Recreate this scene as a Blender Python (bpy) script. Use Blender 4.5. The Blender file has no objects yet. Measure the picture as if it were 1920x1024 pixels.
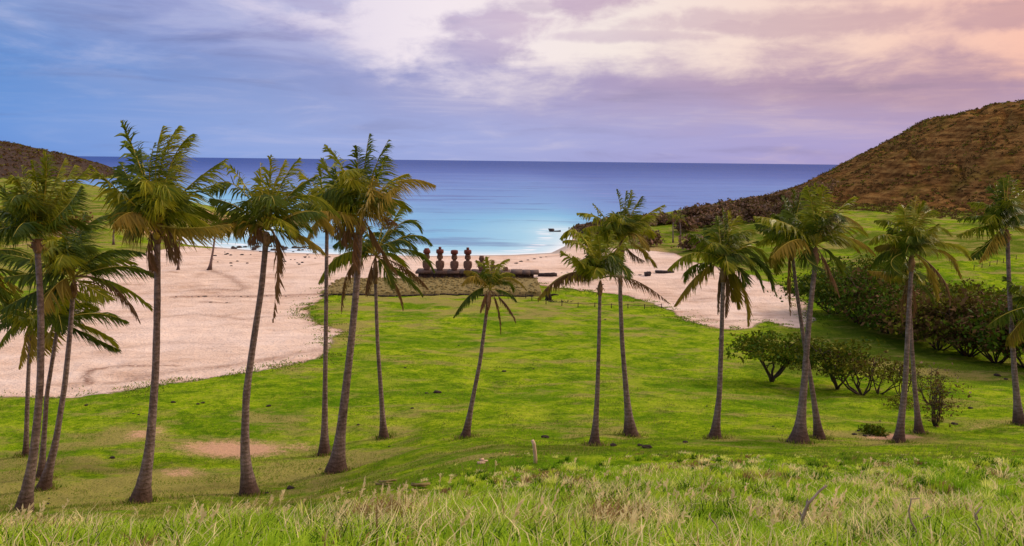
import bpy, bmesh, math, random
import numpy as np
from mathutils import Matrix, Vector, noise as mnoise

S = bpy.context.scene
COL = S.collection
rng = np.random.default_rng(7)
random.seed(7)
R = math.radians

def lin(r, g, b, a=1.0):
    f = lambda c: (c/255/12.92) if c/255 <= 0.04045 else ((c/255+0.055)/1.055)**2.4
    return (f(r), f(g), f(b), a)

# ------------------------------------------------------------------ camera
CAM = np.array([0.0, 0.0, 25.0])
FPX = 1493.3
PITCH, ROLL = R(8.04), 0.0111
_f = np.array([0, math.cos(PITCH), -math.sin(PITCH)])
_x = np.array([1.0, 0, 0]); _u0 = np.array([0, math.sin(PITCH), math.cos(PITCH)])
_r = math.cos(ROLL)*_x + math.sin(ROLL)*_u0
_u = math.cos(ROLL)*_u0 - math.sin(ROLL)*_x
cam = bpy.data.cameras.new("camera"); cam.lens = 28.0; cam.sensor_width = 36.0
cam.clip_start = 0.1; cam.clip_end = 60000
camo = bpy.data.objects.new("camera", cam); COL.objects.link(camo)
camo.matrix_world = Matrix([[_r[i], _u[i], -_f[i], CAM[i]] for i in range(3)] + [[0, 0, 0, 1]])
S.camera = camo

# ------------------------------------------------------------------ exposure
S.view_settings.view_transform = 'Standard'
S.view_settings.look = 'None'
S.view_settings.exposure = 0.0
S.view_settings.gamma = 1.0

# ------------------------------------------------------------------ node helpers
class NT:
    def __init__(s, tree): s.t = tree; s.n = tree.nodes; s.l = tree.links
    def put(s, sock, v):
        if hasattr(v, 'is_output') or isinstance(v, bpy.types.NodeSocket): s.l.new(v, sock)
        else: sock.default_value = v
    def m(s, op, a, b=None, c=None, clamp=False):
        n = s.n.new('ShaderNodeMath'); n.operation = op; n.use_clamp = clamp
        for i, v in enumerate((a, b, c)):
            if v is not None: s.put(n.inputs[i], v)
        return n.outputs[0]
    def add(s, a, b): return s.m('ADD', a, b)
    def sub(s, a, b): return s.m('SUBTRACT', a, b)
    def mul(s, a, b): return s.m('MULTIPLY', a, b)
    def ss(s, v, lo, hi, a=0.0, b=1.0, kind='SMOOTHSTEP'):
        n = s.n.new('ShaderNodeMapRange'); n.interpolation_type = kind
        s.put(n.inputs[0], v); s.put(n.inputs[1], lo); s.put(n.inputs[2], hi); s.put(n.inputs[3], a); s.put(n.inputs[4], b)
        return n.outputs[0]
    def mix(s, f, a, b, blend='MIX'):
        n = s.n.new('ShaderNodeMix'); n.data_type = 'RGBA'; n.blend_type = blend
        s.put(n.inputs[0], f); s.put(n.inputs[6], a); s.put(n.inputs[7], b)
        return n.outputs[2]
    def ramp(s, f, stops, interp='LINEAR'):
        n = s.n.new('ShaderNodeValToRGB'); cr = n.color_ramp; cr.interpolation = interp
        while len(cr.elements) < len(stops): cr.elements.new(0.5)
        for e, (p, c) in zip(cr.elements, stops): e.position = p; e.color = c
        s.put(n.inputs[0], f); return n.outputs[0]
    def comb(s, x, y, z):
        n = s.n.new('ShaderNodeCombineXYZ')
        for i, v in enumerate((x, y, z)): s.put(n.inputs[i], v)
        return n.outputs[0]
    def sep(s, v):
        n = s.n.new('ShaderNodeSeparateXYZ'); s.put(n.inputs[0], v); return n.outputs
    def noise(s, vec, scale, detail=4, rough=0.55, dist=0.0, col=False):
        n = s.n.new('ShaderNodeTexNoise'); n.inputs['Scale'].default_value = scale
        n.inputs['Detail'].default_value = detail; n.inputs['Roughness'].default_value = rough
        n.inputs['Distortion'].default_value = dist
        s.put(n.inputs['Vector'], vec); return n.outputs[1 if col else 0]
    def vmul(s, v, k):
        n = s.n.new('ShaderNodeVectorMath'); n.operation = 'MULTIPLY'
        s.put(n.inputs[0], v); n.inputs[1].default_value = k; return n.outputs[0]
    def attr(s, name, out=2):
        n = s.n.new('ShaderNodeAttribute'); n.attribute_name = name; return n.outputs[out]
    def pos(s): return s.n.new('ShaderNodeNewGeometry').outputs['Position']
    def bump(s, h, strength, dist):
        n = s.n.new('ShaderNodeBump'); n.inputs['Strength'].default_value = strength
        n.inputs['Distance'].default_value = dist; s.put(n.inputs['Height'], h); return n.outputs[0]

def new_mat(name):
    m = bpy.data.materials.new(name); m.use_nodes = True
    t = NT(m.node_tree); b = t.n.get('Principled BSDF')
    return m, t, b

# ------------------------------------------------------------------ world: dusk overcast sky over a physical sky
SUN_EL, SUN_AZ = R(34), R(62)          # azimuth from +Y towards +X
w = bpy.data.worlds.new("World"); S.world = w; w.use_nodes = True
t = NT(w.node_tree); t.n.clear()
tc = t.n.new('ShaderNodeTexCoord').outputs['Generated']
sx, sy, sz = t.sep(tc)
az = t.m('ARCTAN2', sx, sy); el = t.m('ARCSINE', sz)
# cloud-space coordinates (clouds stretched along the horizon)
cv = t.comb(t.mul(az, 4.0), t.mul(el, 16.0), 0.0)
cv2 = t.comb(t.mul(az, 3.0), t.mul(el, 26.0), 3.7)
n1 = t.noise(cv, 1.3, 6, 0.6, 0.4)
n2 = t.noise(cv2, 1.6, 6, 0.58, 0.5)
n3 = t.noise(t.comb(t.mul(az, 9.0), t.mul(el, 40.0), 1.1), 1.2, 5, 0.6, 0.3)
u01 = t.ss(az, -0.6, 0.6, 0, 1, 'LINEAR')
low = t.ramp(u01, [(0.0, lin(98,150,226)), (0.25, lin(148,172,232)), (0.5, lin(166,174,228)), (0.75, lin(168,160,216)), (1.0, lin(174,148,198))])
mid = t.ramp(u01, [(0.0, lin(84,142,218)), (0.25, lin(138,156,214)), (0.5, lin(170,160,206)), (0.75, lin(184,150,178)), (1.0, lin(172,126,150))])
hid = t.ramp(u01, [(0.0, lin(126,156,214)), (0.22, lin(160,162,212)), (0.5, lin(206,180,206)), (0.75, lin(208,170,178)), (1.0, lin(205,150,150))])
brt = t.ramp(u01, [(0.0, lin(170,190,232)), (0.25, lin(226,216,238)), (0.42, lin(254,240,246)), (0.6, lin(255,238,230)), (0.8, lin(255,218,200)), (1.0, lin(255,188,164))])
e_w = t.add(el, t.mul(t.sub(n1, 0.5), 0.05))
c = t.mix(t.ss(e_w, 0.015, 0.095), low, mid)
c = t.mix(t.ss(e_w, 0.085, 0.165), c, hid)
lc = t.mul(t.ss(az, .05, -.25), t.ss(e_w, .06, .15))
c = t.mix(t.mul(lc, t.ss(n1, .46, .62, 0, .55)), c, lin(186,192,232))
c = t.mix(t.mul(lc, t.ss(n1, .50, .36, 0, .6)), c, lin(118,128,184))
# streaks in the deck
c = t.mix(t.ss(n2, 0.48, 0.75, 0, 0.24), c, brt)
c = t.mix(t.ss(n3, 0.52, 0.78, 0, 0.16), c, brt)
c = t.mix(t.ss(n2, 0.48, 0.26, 0, 0.42), c, t.mix(0.5, c, lin(96,84,132)))
# the bright break in the clouds, lower edge el_b(az)
eb = t.ramp(t.ss(az, -0.42, 0.6, 0, 1, 'LINEAR'), [(p, (v, v, v, 1)) for p, v in
     [(0.0, 1), (0.10, .90), (0.22, .55), (0.32, .40), (0.42, .44), (0.55, .52), (0.68, .57), (0.82, .54), (1.0, .38)]], 'B_SPLINE')
ebr = t.mul(eb, 0.22)
brk = t.ss(t.add(t.sub(el, ebr), t.add(t.mul(t.sub(n1, 0.5), 0.10), t.mul(t.sub(t.noise(t.comb(t.mul(az, 9.0), t.mul(el, 20.0), 8.1), 1.2, 7, 0.6, 0.25), 0.5), 0.11))), -0.026, 0.036)
# clouds drifting in the break
n4 = t.noise(t.comb(t.mul(az, 13.0), t.mul(el, 24.0), 5.3), 1.3, 7, 0.6, 0.25)
wob = t.add(t.mul(t.sub(n4, 0.5), 2.3), t.mul(t.sub(n1, 0.5), 0.7))
def blob(px, py, rx, ry, k):
    a0, e0 = math.atan((px-960)/FPX), (302+0.0111*(px-960)-py)/FPX
    dx = t.m('DIVIDE', t.sub(az, a0), rx/FPX); dy = t.m('DIVIDE', t.sub(el, e0), ry/FPX)
    d = t.m('SQRT', t.add(t.mul(dx, dx), t.mul(dy, dy)))
    return t.ss(t.add(d, wob), 1.35, 0.45, 0, k)
bl = None
for a in [(590,28,85,30,.8), (880,108,105,34,.9), (930,62,120,34,.85), (1090,18,95,34,.95), (800,5,60,16,.6),
          (1330,62,190,20,.6), (1180,82,240,12,.55), (1620,18,190,22,.6), (1890,80,110,26,.85), (1000,28,50,20,.6), (1480,75,260,24,.75)]:
    b_ = blob(*a); bl = b_ if bl is None else t.m('MAXIMUM', bl, b_)
brk = t.mul(brk, t.sub(1.0, bl))
c = t.mix(brk, c, brt)
# overcast brightens and greys towards the zenith
zen = t.ss(el, 0.22, 0.75)
c = t.mix(zen, c, t.mix(0.5, brt, (1.0, 0.94, 0.92, 1)))
bgc = t.n.new('ShaderNodeBackground'); t.put(bgc.inputs[0], c)
t.put(bgc.inputs[1], t.ss(el, 0.2, 0.9, 1.0, 1.30))
sky = t.n.new('ShaderNodeTexSky'); sky.sky_type = 'NISHITA'; sky.sun_disc = False
sky.sun_elevation = SUN_EL; sky.sun_rotation = SUN_AZ
bgs = t.n.new('ShaderNodeBackground'); t.l.new(sky.outputs[0], bgs.inputs[0]); bgs.inputs[1].default_value = 0.08
mx = t.n.new('ShaderNodeMixShader'); mx.inputs[0].default_value = 0.88
t.l.new(bgs.outputs[0], mx.inputs[1]); t.l.new(bgc.outputs[0], mx.inputs[2])
ow = t.n.new('ShaderNodeOutputWorld'); t.l.new(mx.outputs[0], ow.inputs[0])

# ------------------------------------------------------------------ sun (veiled)
sd = bpy.data.lights.new("sun", 'SUN'); sd.energy = 2.9; sd.angle = R(7); sd.color = (1.0, 0.86, 0.70)
so = bpy.data.objects.new("sun", sd); COL.objects.link(so)
sdir = Vector((math.sin(SUN_AZ)*math.cos(SUN_EL), math.cos(SUN_AZ)*math.cos(SUN_EL), math.sin(SUN_EL)))
so.rotation_euler = sdir.to_track_quat('Z', 'Y').to_euler(); so.location = (60, 20, 120)

# ------------------------------------------------------------------ numpy noise
_perm = np.random.default_rng(3).random((256, 256))
def vnoise(x, y):
    xi = np.floor(x).astype(int); yi = np.floor(y).astype(int)
    fx = x-xi; fy = y-yi; fx = fx*fx*(3-2*fx); fy = fy*fy*(3-2*fy)
    g = lambda a, b: _perm[a & 255, b & 255]
    return (g(xi,yi)*(1-fx)+g(xi+1,yi)*fx)*(1-fy)+(g(xi,yi+1)*(1-fx)+g(xi+1,yi+1)*fx)*fy
def fbm(x, y, o=4):
    r = 0; a = .5; s = 0
    for k in range(o):
        r = r + a*vnoise(x*2**k+17.3*k, y*2**k+5.1*k); s += a; a *= .5
    return r/s - .5
def sstep(a, b, v):
    k = np.clip((v-a)/(b-a), 0, 1); return k*k*(3-2*k)

# ------------------------------------------------------------------ rays and ground
def ray(px, py):
    return _f*FPX + _r*(px-960) + _u*(512-py)
def on_plane(px, py, Y):
    d = ray(px, py); return CAM + d*(Y/d[1])
def on_z(px, py, z=0.0):
    d = ray(px, py); return CAM + d*((z-CAM[2])/d[2])

def _tab(pts):
    g = np.arange(0, 1500, .5); v = np.interp(g, *zip(*pts))
    for k in (7, 13):
        kk = np.ones(k)/k; vp = np.pad(v, k//2, mode='edge'); v = np.convolve(vp, kk, 'valid')
    return v
FAR = [(102,3.1),(132,2.0),(160,2.0),(200,2.4),(260,3.2),(330,4.2),(600,6),(1500,9)]
TR = _tab([(0,23.4),(7,21.0),(14,18.0),(22,15.4),(30,13.5),(42,10.0),(60,7.0),(78,4.9)]+FAR)
TL = _tab([(0,23.4),(7,21.0),(14,17.9),(20,15.3),(27,12.2),(34,9.8),(43,8.7),(58,7.4),(78,5.3)]+FAR)
def profile(X, Y):
    i = np.clip(np.asarray(Y, float)*2, 0, 2996); k = i.astype(int); f = i-k
    a = TR[k]*(1-f)+TR[k+1]*f; b = TL[k]*(1-f)+TL[k+1]*f
    wt = sstep(-11, 0, X); return a*wt+b*(1-wt)

def poly_sd(P, X, Y):
    X = np.asarray(X, float); Y = np.asarray(Y, float)
    d = np.full(X.shape, 1e18); inside = np.zeros(X.shape, bool)
    n = len(P)
    for i in range(n):
        ax, ay = P[i]; bx, by = P[(i+1) % n]
        ex, ey = bx-ax, by-ay
        k = np.clip(((X-ax)*ex+(Y-ay)*ey)/(ex*ex+ey*ey+1e-12), 0, 1)
        d = np.minimum(d, (X-ax-k*ex)**2+(Y-ay-k*ey)**2)
        c = ((ay > Y) != (by > Y)) & (X < (bx-ax)*(Y-ay)/(by-ay+1e-12)+ax)
        inside ^= c
    return np.where(inside, 1, -1)*np.sqrt(d)

_coast_px = [(-60,352),(60,354),(150,356),(235,362),(330,386),(420,396),(470,408),(480,420),(450,432),(400,440),(345,444),(330,452),
             (348,459),(430,467),(520,474),(640,478),(800,481),(960,479),(1040,475),(1066,462),(1076,447),(1066,434),(1085,424),
             (1200,411),(1290,402),(1400,386),(1480,374),(1545,352)]
COAST = [tuple(on_z(x, y, 0.0)[:2]) for x, y in _coast_px]
COAST = [(-2500, COAST[0][1])] + COAST + [(230,470),(330,560),(700,700),(2500,700),(2500,-300),(-2500,-300)]
HR = [(0,59),(15,57.5),(33,56),(59,48.5),(87,32.5),(115,15.5),(135,7),(160,4.6),(190,2),(215,0),(5000,0)]
HL = [(0,58),(80,52),(140,41),(178,32),(208,24.5),(232,17),(247,10),(262,4),(280,0),(5000,0)]
def hills(X, Y):
    rr = np.hypot(X-269, (Y-400)*0.92); rr = rr + 9*fbm(X/40+3, Y/40)
    hr = np.interp(rr, *zip(*HR))
    rl = np.hypot(X+722, Y-905); rl = rl + 14*fbm(X/60, Y/60+9)
    hl = np.interp(rl, *zip(*HL))
    return hr, hl
def height(X, Y, full=False):
    X = np.asarray(X, float); Y = np.asarray(Y, float)
    b = profile(X, Y)
    b = b + 4.2*sstep(20, 90, X-0.12*(Y-120))*sstep(115, 200, Y)
    b = b + 2.5*sstep(-60, -130, X)*sstep(150, 260, Y)
    sd_ = poly_sd(COAST, X, Y) + 6*fbm(X/14, Y/14+40)*sstep(260, 300, Y+np.abs(X)*.3)
    slope = .045 + .22*np.clip(sstep(235, 275, Y)+sstep(-75, -95, X)*sstep(222, 240, Y), 0, 1)
    z = np.where(sd_ > 0, -((np.maximum(-b, -60))), 0.0)
    lim = .05+sd_*slope+np.maximum(sd_-75, 0)*.6
    k = 1.2
    hmin = np.clip(.5+.5*(lim-b)/k, 0, 1)
    z = lim*(1-hmin)+b*hmin-k*hmin*(1-hmin)
    z = np.maximum(z, -4)
    hr, hl = hills(X, Y)
    hh = hr+hl
    rel = .42*fbm(X/7, Y/7, 3)*sstep(18, 40, Y) + .34*fbm(X/2.3+7, Y/2.3, 2) + .5*fbm(X/26+3, Y/26)*sstep(40, 80, Y) + 2.2*fbm(X/30+8, Y/22)*sstep(170, 240, Y)*sstep(10, 60, np.abs(X))
    gul = np.abs(fbm(X/34+5, Y/34+2, 3)); hrel = (2.6*fbm(X/20, Y/20, 3)+1.6*fbm(X/5, Y/5, 2)-3.2*np.exp(-(gul/.045)**2))*sstep(3, 14, hh)
    z = z + rel*sstep(.2, 1.5, z)
    hk = hr*sstep(-3, .5, sd_) - 1.0
    z = np.where(hr > 0, np.maximum(z, hk) + .8*np.exp(-np.abs(z-hk)/1.5) + hrel, z)
    z = np.where(hl > 0, np.maximum(z, -2.5) + hl*np.where(sd_ > 0, 1, 1) + hrel*(hl > 0), z)
    return (z, sd_, hh) if full else z
_steps = np.concatenate([np.arange(4, 60, .05), np.arange(60, 320, .2), np.arange(320, 1300, 1.0)])
def at(px, py):
    d = ray(px, py); k = _steps/d[1]
    Z = CAM[2]+d[2]*k; X = d[0]*k
    H = np.maximum(height(X, _steps), -0.0)
    i = int(np.argmax(Z <= H))
    if not (Z[i] <= H[i]): i = len(_steps)-1
    i0 = max(i-1, 0); a = Z[i0]-H[i0]; b = Z[i]-H[i]
    f = a/(a-b) if a != b else 1.0
    Y = _steps[i0]+(_steps[i]-_steps[i0])*f
    p = CAM + d*(Y/d[1]); p[2] = max(float(height(p[0], p[1])), 0); return p
def gz(x, y): return float(height(x, y))

# ------------------------------------------------------------------ mesh builder and tagging
class MB:
    def __init__(s): s.v=[]; s.q=[]; s.t=[]; s.qm=[]; s.tm=[]; s.n=0; s.c=[]
    def add(s, V, Q=None, T=None, m=0, col=None):
        V = np.asarray(V, float).reshape(-1, 3)
        s.v.append(V)
        if Q is not None and len(Q): Q = np.asarray(Q).reshape(-1, 4); s.q.append(Q+s.n); s.qm.append(np.full(len(Q), m))
        if T is not None and len(T): T = np.asarray(T).reshape(-1, 3); s.t.append(T+s.n); s.tm.append(np.full(len(T), m))
        if col is not None: s.c.append(np.asarray(col, float).reshape(-1, 3))
        s.n += len(V)
    def tube(s, P, rad, k=8, m=0, cap=True):
        P = np.asarray(P, float); n = len(P); rad = np.broadcast_to(np.asarray(rad, float), (n,))
        T = np.gradient(P, axis=0); T /= np.linalg.norm(T, axis=1)[:, None]+1e-9
        ref = np.array([0, 1.0, 0]) if abs(T[:, 1]).mean() < .8 else np.array([1.0, 0, 0])
        A = np.cross(T, ref); A /= np.linalg.norm(A, axis=1)[:, None]+1e-9
        B = np.cross(T, A)
        th = np.arange(k)*2*math.pi/k
        V = P[:, None]+rad[:, None, None]*(np.cos(th)[None, :, None]*A[:, None]+np.sin(th)[None, :, None]*B[:, None])
        i = np.arange(n-1)[:, None]*k; j = np.arange(k)[None]; j2 = (j+1) % k
        Q = np.stack([i+j, i+j2, i+k+j2, i+k+j], -1).reshape(-1, 4)
        V = V.reshape(-1, 3); T_ = []
        if cap:
            V = np.vstack([V, P[:1], P[-1:]]); a = n*k; b = a+1
            T_ = [(a, (x+1) % k, x) for x in range(k)]+[(b, (n-1)*k+x, (n-1)*k+(x+1) % k) for x in range(k)]
        s.add(V, Q, T_, m)
    def box(s, c, d, rz=0, m=0, jit=0):
        sx_, sy_, sz_ = np.array(d)/2.0
        V = np.array([(x, y, z) for x in (-sx_, sx_) for y in (-sy_, sy_) for z in (-sz_, sz_)])
        if jit: V = V+rng.uniform(-jit, jit, V.shape)
        ca, sa = math.cos(rz), math.sin(rz)
        V = np.stack([V[:, 0]*ca-V[:, 1]*sa, V[:, 0]*sa+V[:, 1]*ca, V[:, 2]], 1)+np.array(c)
        s.add(V, [(0,1,3,2),(4,6,7,5),(0,4,5,1),(2,3,7,6),(0,2,6,4),(1,5,7,3)], m=m)
    def build(s, name, mats, parent=None, smooth=False, origin=None):
        V = np.vstack(s.v)
        nq = sum(len(a) for a in s.q); nt = sum(len(a) for a in s.t)
        L = np.concatenate([a.ravel() for a in s.q]+[a.ravel() for a in s.t])
        st = np.concatenate([np.arange(nq)*4, nq*4+np.arange(nt)*3])
        me = bpy.data.meshes.new(name)
        me.vertices.add(len(V)); me.vertices.foreach_set('co', V.ravel().astype(np.float32))
        me.loops.add(len(L)); me.loops.foreach_set('vertex_index', L.astype(np.int32))
        me.polygons.add(nq+nt); me.polygons.foreach_set('loop_start', st.astype(np.int32))
        mi = np.concatenate(s.qm+s.tm).astype(np.int32); me.polygons.foreach_set('material_index', mi)
        if smooth: me.polygons.foreach_set('use_smooth', np.ones(nq+nt, bool))
        if s.c:
            C = np.vstack(s.c); C = np.hstack([C, np.ones((len(C), 1))])
            a = me.attributes.new('Col', 'FLOAT_COLOR', 'POINT'); a.data.foreach_set('color', C.ravel().astype(np.float32))
        me.update(calc_edges=True); me.validate()
        for m_ in (mats if isinstance(mats, (list, tuple)) else [mats]): me.materials.append(m_)
        o = bpy.data.objects.new(name, me); COL.objects.link(o)
        if parent is not None: o.parent = parent
        elif origin is not None: o.location = origin
        return o
def tag(o, label=None, cat=None, group=None, kind=None):
    if label: o['label'] = label
    if cat: o['category'] = cat
    if group: o['group'] = group
    if kind: o['kind'] = kind
    return o
def thing(name, loc, label, cat, group=None, rz=0):
    o = bpy.data.objects.new(name, None); COL.objects.link(o); o.location = loc; o.rotation_euler.z = rz
    o.empty_display_size = .2
    return tag(o, label, cat, group)
def copy_tree(o, parent=None):
    c = o.copy(); COL.objects.link(c); c.parent = parent
    for ch in o.children: copy_tree(ch, c)
    return c

# ------------------------------------------------------------------ materials
def ground_material():
    m, t, b = new_mat("ground")
    P = t.pos()
    sand = t.attr('sand'); dirt = t.attr('dirt'); hill = t.attr('hill'); dry = t.attr('dry'); wet = t.attr('wet')
    Y_ = t.sep(P)[1]
    nA = t.noise(P, .11, 5, .6); nB = t.noise(P, .45, 5, .62); nC = t.noise(P, 2.6, 4, .65); nD = t.noise(P, 14, 3, .7)
    nE = t.noise(t.vmul(P, (.6, 1.0, 1.0)), .21, 7, .7)
    g = t.ramp(t.add(t.mul(nB, .42), t.add(t.mul(nC, .36), t.mul(nD, .22))), [(.37, (.040,.088,.004,1)), (.455, (.10,.185,.005,1)), (.53, (.20,.30,.007,1)), (.63, (.38,.41,.026,1))])
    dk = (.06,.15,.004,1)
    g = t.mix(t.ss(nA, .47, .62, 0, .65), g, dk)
    g = t.mix(t.ss(t.noise(P, .13, 6, .68), .52, .66, 0, .45), g, (.36,.40,.035,1))
    g = t.mix(t.ss(t.attr('deep'), .2, .8, 0, .8), g, t.mix(nC, (.030,.058,.006,1), (.105,.135,.016,1)))  # deep olive of the far slopes, plus the painted lawn shade by the thicket
    g = t.mix(t.ss(t.add(nE, t.mul(dry, .22)), .53, .66, 0, .8), g, t.mix(nD, (.23,.17,.055,1), (.36,.30,.10,1)))
    g = t.mix(t.ss(t.add(nC, t.mul(t.sub(nD, .5), .7)), .57, .74, 0, .35), g, (.22,.17,.06,1))
    g = t.mix(t.ss(nD, .60, .40, 0, .30), g, (.03,.06,.005,1))
    # bare earth
    dm = t.ss(t.add(dirt, t.add(t.mul(t.sub(nC, .5), .9), t.mul(t.sub(nD, .5), .7))), .38, .85)
    earth = t.mix(nD, (.36,.19,.11,1), (.56,.36,.23,1))
    g = t.mix(t.ss(t.noise(t.vmul(P, (.7, 1, 1)), .33, 7, .72), .54, .66, 0, .6), g, t.mix(nC, (.13,.14,.02,1), (.33,.27,.08,1)))
    g = t.mix(dm, g, earth)
    # sand
    rip = t.noise(t.vmul(P, (.5, 1.0, 1.0)), .33, 7, .72)
    s1 = t.ramp(rip, [(.30, (.42,.28,.20,1)), (.44, (.60,.44,.345,1)), (.58, (.70,.54,.435,1)), (.74, (.77,.62,.52,1))])
    s1 = t.mix(t.ss(nD, .45, .30, 0, .16), s1, (.33,.19,.13,1))
    s1 = t.mix(t.ss(nC, .58, .70, 0, .35), s1, (.50,.32,.24,1))
    edge = t.ss(t.m('ABSOLUTE', t.sub(sand, .55)), .42, .05, 0, .5)
    s1 = t.mix(t.mul(edge, t.ss(nC, .42, .6)), s1, (.34,.16,.10,1))
    s1 = t.mix(t.ss(t.noise(P, .07, 4, .6), .44, .62, 0, .45), s1, (.78,.64,.56,1))
    s1 = t.mix(t.mul(t.attr('track'), t.ss(nC, .30, .58)), s1, (.20,.105,.07,1))
    s1 = t.mix(t.ss(t.noise(P, 5.0, 3, .7), .60, .68, 0, .22), s1, (.36,.22,.16,1))
    s1 = t.mix(wet, s1, (.36,.31,.28,1))
    sm = t.ss(t.add(sand, t.add(t.mul(t.sub(nC, .5), .55), t.mul(t.sub(nD, .5), .25))), .45, .56)
    col = t.mix(sm, g, s1)
    # the brown hills: terracettes along the contour
    sl = t.noise(t.vmul(P, (.06, .06, .75)), 1.0, 6, .68, .3)
    hb = t.noise(P, .28, 5, .7)
    hc = t.ramp(t.add(t.mul(sl, .5), t.mul(hb, .5)), [(.36, (.030,.014,.006,1)), (.46, (.11,.052,.017,1)), (.54, (.20,.105,.034,1)), (.66, (.31,.19,.06,1))])
    hc = t.mix(t.ss(t.noise(P, .05, 5, .65), .50, .68, 0, .35), hc, t.mix(hb, (.035,.035,.005,1), (.24,.20,.022,1)))
    hc = t.mix(t.ss(Y_, 560, 640), hc, t.mix(hb, (.018,.013,.012,1), (.11,.080,.066,1)))
    hc = t.mix(t.ss(t.noise(P, .16, 6, .7), .61, .70, 0, .45), hc, (.035,.024,.018,1))
    hm = t.ss(t.add(hill, t.mul(t.sub(hb, .5), .7)), .40, .62)
    col = t.mix(hm, col, hc)
    t.put(b.inputs['Base Color'], col); b.inputs['Roughness'].default_value = 1.0
    b.inputs['Specular IOR Level'].default_value = .0
    h = t.add(t.mul(nD, .04), t.add(t.mul(nC, .16), t.mul(t.mul(hb, hm), 2.2)))
    h = t.add(h, t.mul(t.mul(sl, hm), 1.6))
    h = t.add(h, t.mul(t.mul(t.noise(P, 1.3, 5, .65), sm), .35))
    t.put(b.inputs['Normal'], t.bump(h, .9, 1.0))
    return m
M_ground = ground_material()

def sea_material():
    m, t, b = new_mat("sea_water")
    P = t.pos(); X, Y, Z = t.sep(P)
    sh = t.attr('shore')                 # metres to the waterline, log scaled
    wv = t.noise(t.vmul(P, (.35, 1, 1)), .035, 6, .62)
    wv2 = t.noise(t.vmul(P, (.3, 1, 1)), .006, 5, .6)
    k = t.add(sh, t.add(t.mul(t.sub(wv2, .5), .14), t.mul(t.sub(wv, .5), .05)))
    col = t.ramp(k, [(0.0, (.66,.74,.78,1)), (.10, (.46,.66,.76,1)), (.20, (.27,.54,.71,1)), (.32, (.155,.41,.65,1)), (.44, (.13,.28,.57,1)),
                     (.62, (.10,.185,.48,1)), (.74, (.048,.105,.37,1)), (.88, (.018,.062,.28,1)), (1.0, (.008,.050,.26,1))])
    col = t.mix(t.ss(wv, .48, .34, 0, .5), col, (.06,.085,.28,1))
    chop = t.add(t.mul(t.noise(t.vmul(P, (.22, 1, 1)), .10, 5, .7), .5), t.mul(t.noise(t.vmul(P, (.3, 1, 1)), .022, 5, .7), .5))
    col = t.mix(t.mul(t.ss(chop, .53, .66, 0, .38), t.ss(sh, .25, .6)), col, (.26,.28,.58,1))
    col = t.mix(t.mul(t.ss(chop, .47, .36, 0, .55), t.ss(sh, .12, .5)), col, t.mix(.5, col, (.015,.03,.16,1)))
    foam = t.mul(t.ss(sh, .09, .0), t.ss(t.noise(t.vmul(P, (.3,1,1)), .5, 5, .7), .40, .62))
    surf = t.mul(t.mul(t.ss(sh, .10, .125), t.ss(sh, .165, .14)), t.ss(t.noise(t.vmul(P, (.12,1,1)), .3, 4, .6), .48, .6))
    col = t.mix(t.mul(surf, .7), col, (.88,.90,.92,1))
    col = t.mix(foam, col, (.88,.89,.91,1))
    h = t.add(t.mul(t.noise(t.vmul(P, (.3, 1, 1)), .12, 5, .65), .9), t.mul(t.noise(t.vmul(P, (.4, 1, 1)), .8, 4, .6), .25))
    nb = t.bump(h, .8, 1.3)
    df = t.n.new('ShaderNodeBsdfDiffuse'); t.put(df.inputs[0], col)
    gl = t.n.new('ShaderNodeBsdfGlossy'); gl.inputs['Roughness'].default_value = .22; t.put(gl.inputs['Normal'], nb)
    fr = t.n.new('ShaderNodeFresnel'); fr.inputs[0].default_value = 1.33; t.put(fr.inputs['Normal'], nb)
    mx = t.n.new('ShaderNodeMixShader'); t.put(mx.inputs[0], t.m('MINIMUM', fr.outputs[0], .15))
    t.l.new(df.outputs[0], mx.inputs[1]); t.l.new(gl.outputs[0], mx.inputs[2]); t.l.new(mx.outputs[0], t.n['Material Output'].inputs[0])
    return m
M_sea = sea_material()

def leaf_material(name, ca, cb, tr=.27, rough=.42, vary=.35, spec=.12):
    m, t, b = new_mat(name)
    g = t.n.new('ShaderNodeNewGeometry'); oi = t.n.new('ShaderNodeObjectInfo')
    f = t.add(t.mul(g.outputs['Random Per Island'], .6), t.mul(oi.outputs['Random'], .4))
    col = t.mix(f, ca, cb)
    t.put(b.inputs['Base Color'], col); b.inputs['Roughness'].default_value = rough
    b.inputs['Specular IOR Level'].default_value = spec
    tl = t.n.new('ShaderNodeBsdfTranslucent'); t.put(tl.inputs[0], t.mix(.35, col, (.35,.40,.02,1)))
    mx = t.n.new('ShaderNodeMixShader'); mx.inputs[0].default_value = tr
    t.l.new(b.outputs[0], mx.inputs[1]); t.l.new(tl.outputs[0], mx.inputs[2])
    t.l.new(mx.outputs[0], t.n['Material Output'].inputs[0])
    return m
M_leaf = leaf_material("palm_leaf", (.048,.095,.003,1), (.38,.35,.014,1))
M_leafdk = leaf_material("palm_leaf_deep", (.016,.045,.004,1), (.125,.165,.008,1))
M_leafy = leaf_material("palm_leaf_yellowing", (.13,.10,.010,1), (.40,.27,.030,1))
M_dead = leaf_material("palm_leaf_dry", (.085,.042,.020,1), (.26,.14,.07,1), .15, .8, spec=.15)
M_rach = leaf_material("palm_midrib", (.30,.28,.03,1), (.55,.40,.06,1), .0, .5)
M_rachd = leaf_material("palm_midrib_dry", (.17,.09,.05,1), (.30,.18,.10,1), .0, .8, spec=.2)
M_shrub = leaf_material("shrub_leaf", (.010,.032,.003,1), (.075,.130,.006,1), .10, .7, spec=.05)
M_shrubo = leaf_material("shrub_leaf_olive", (.036,.052,.004,1), (.19,.19,.012,1), .10, .7, spec=.05)
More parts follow.
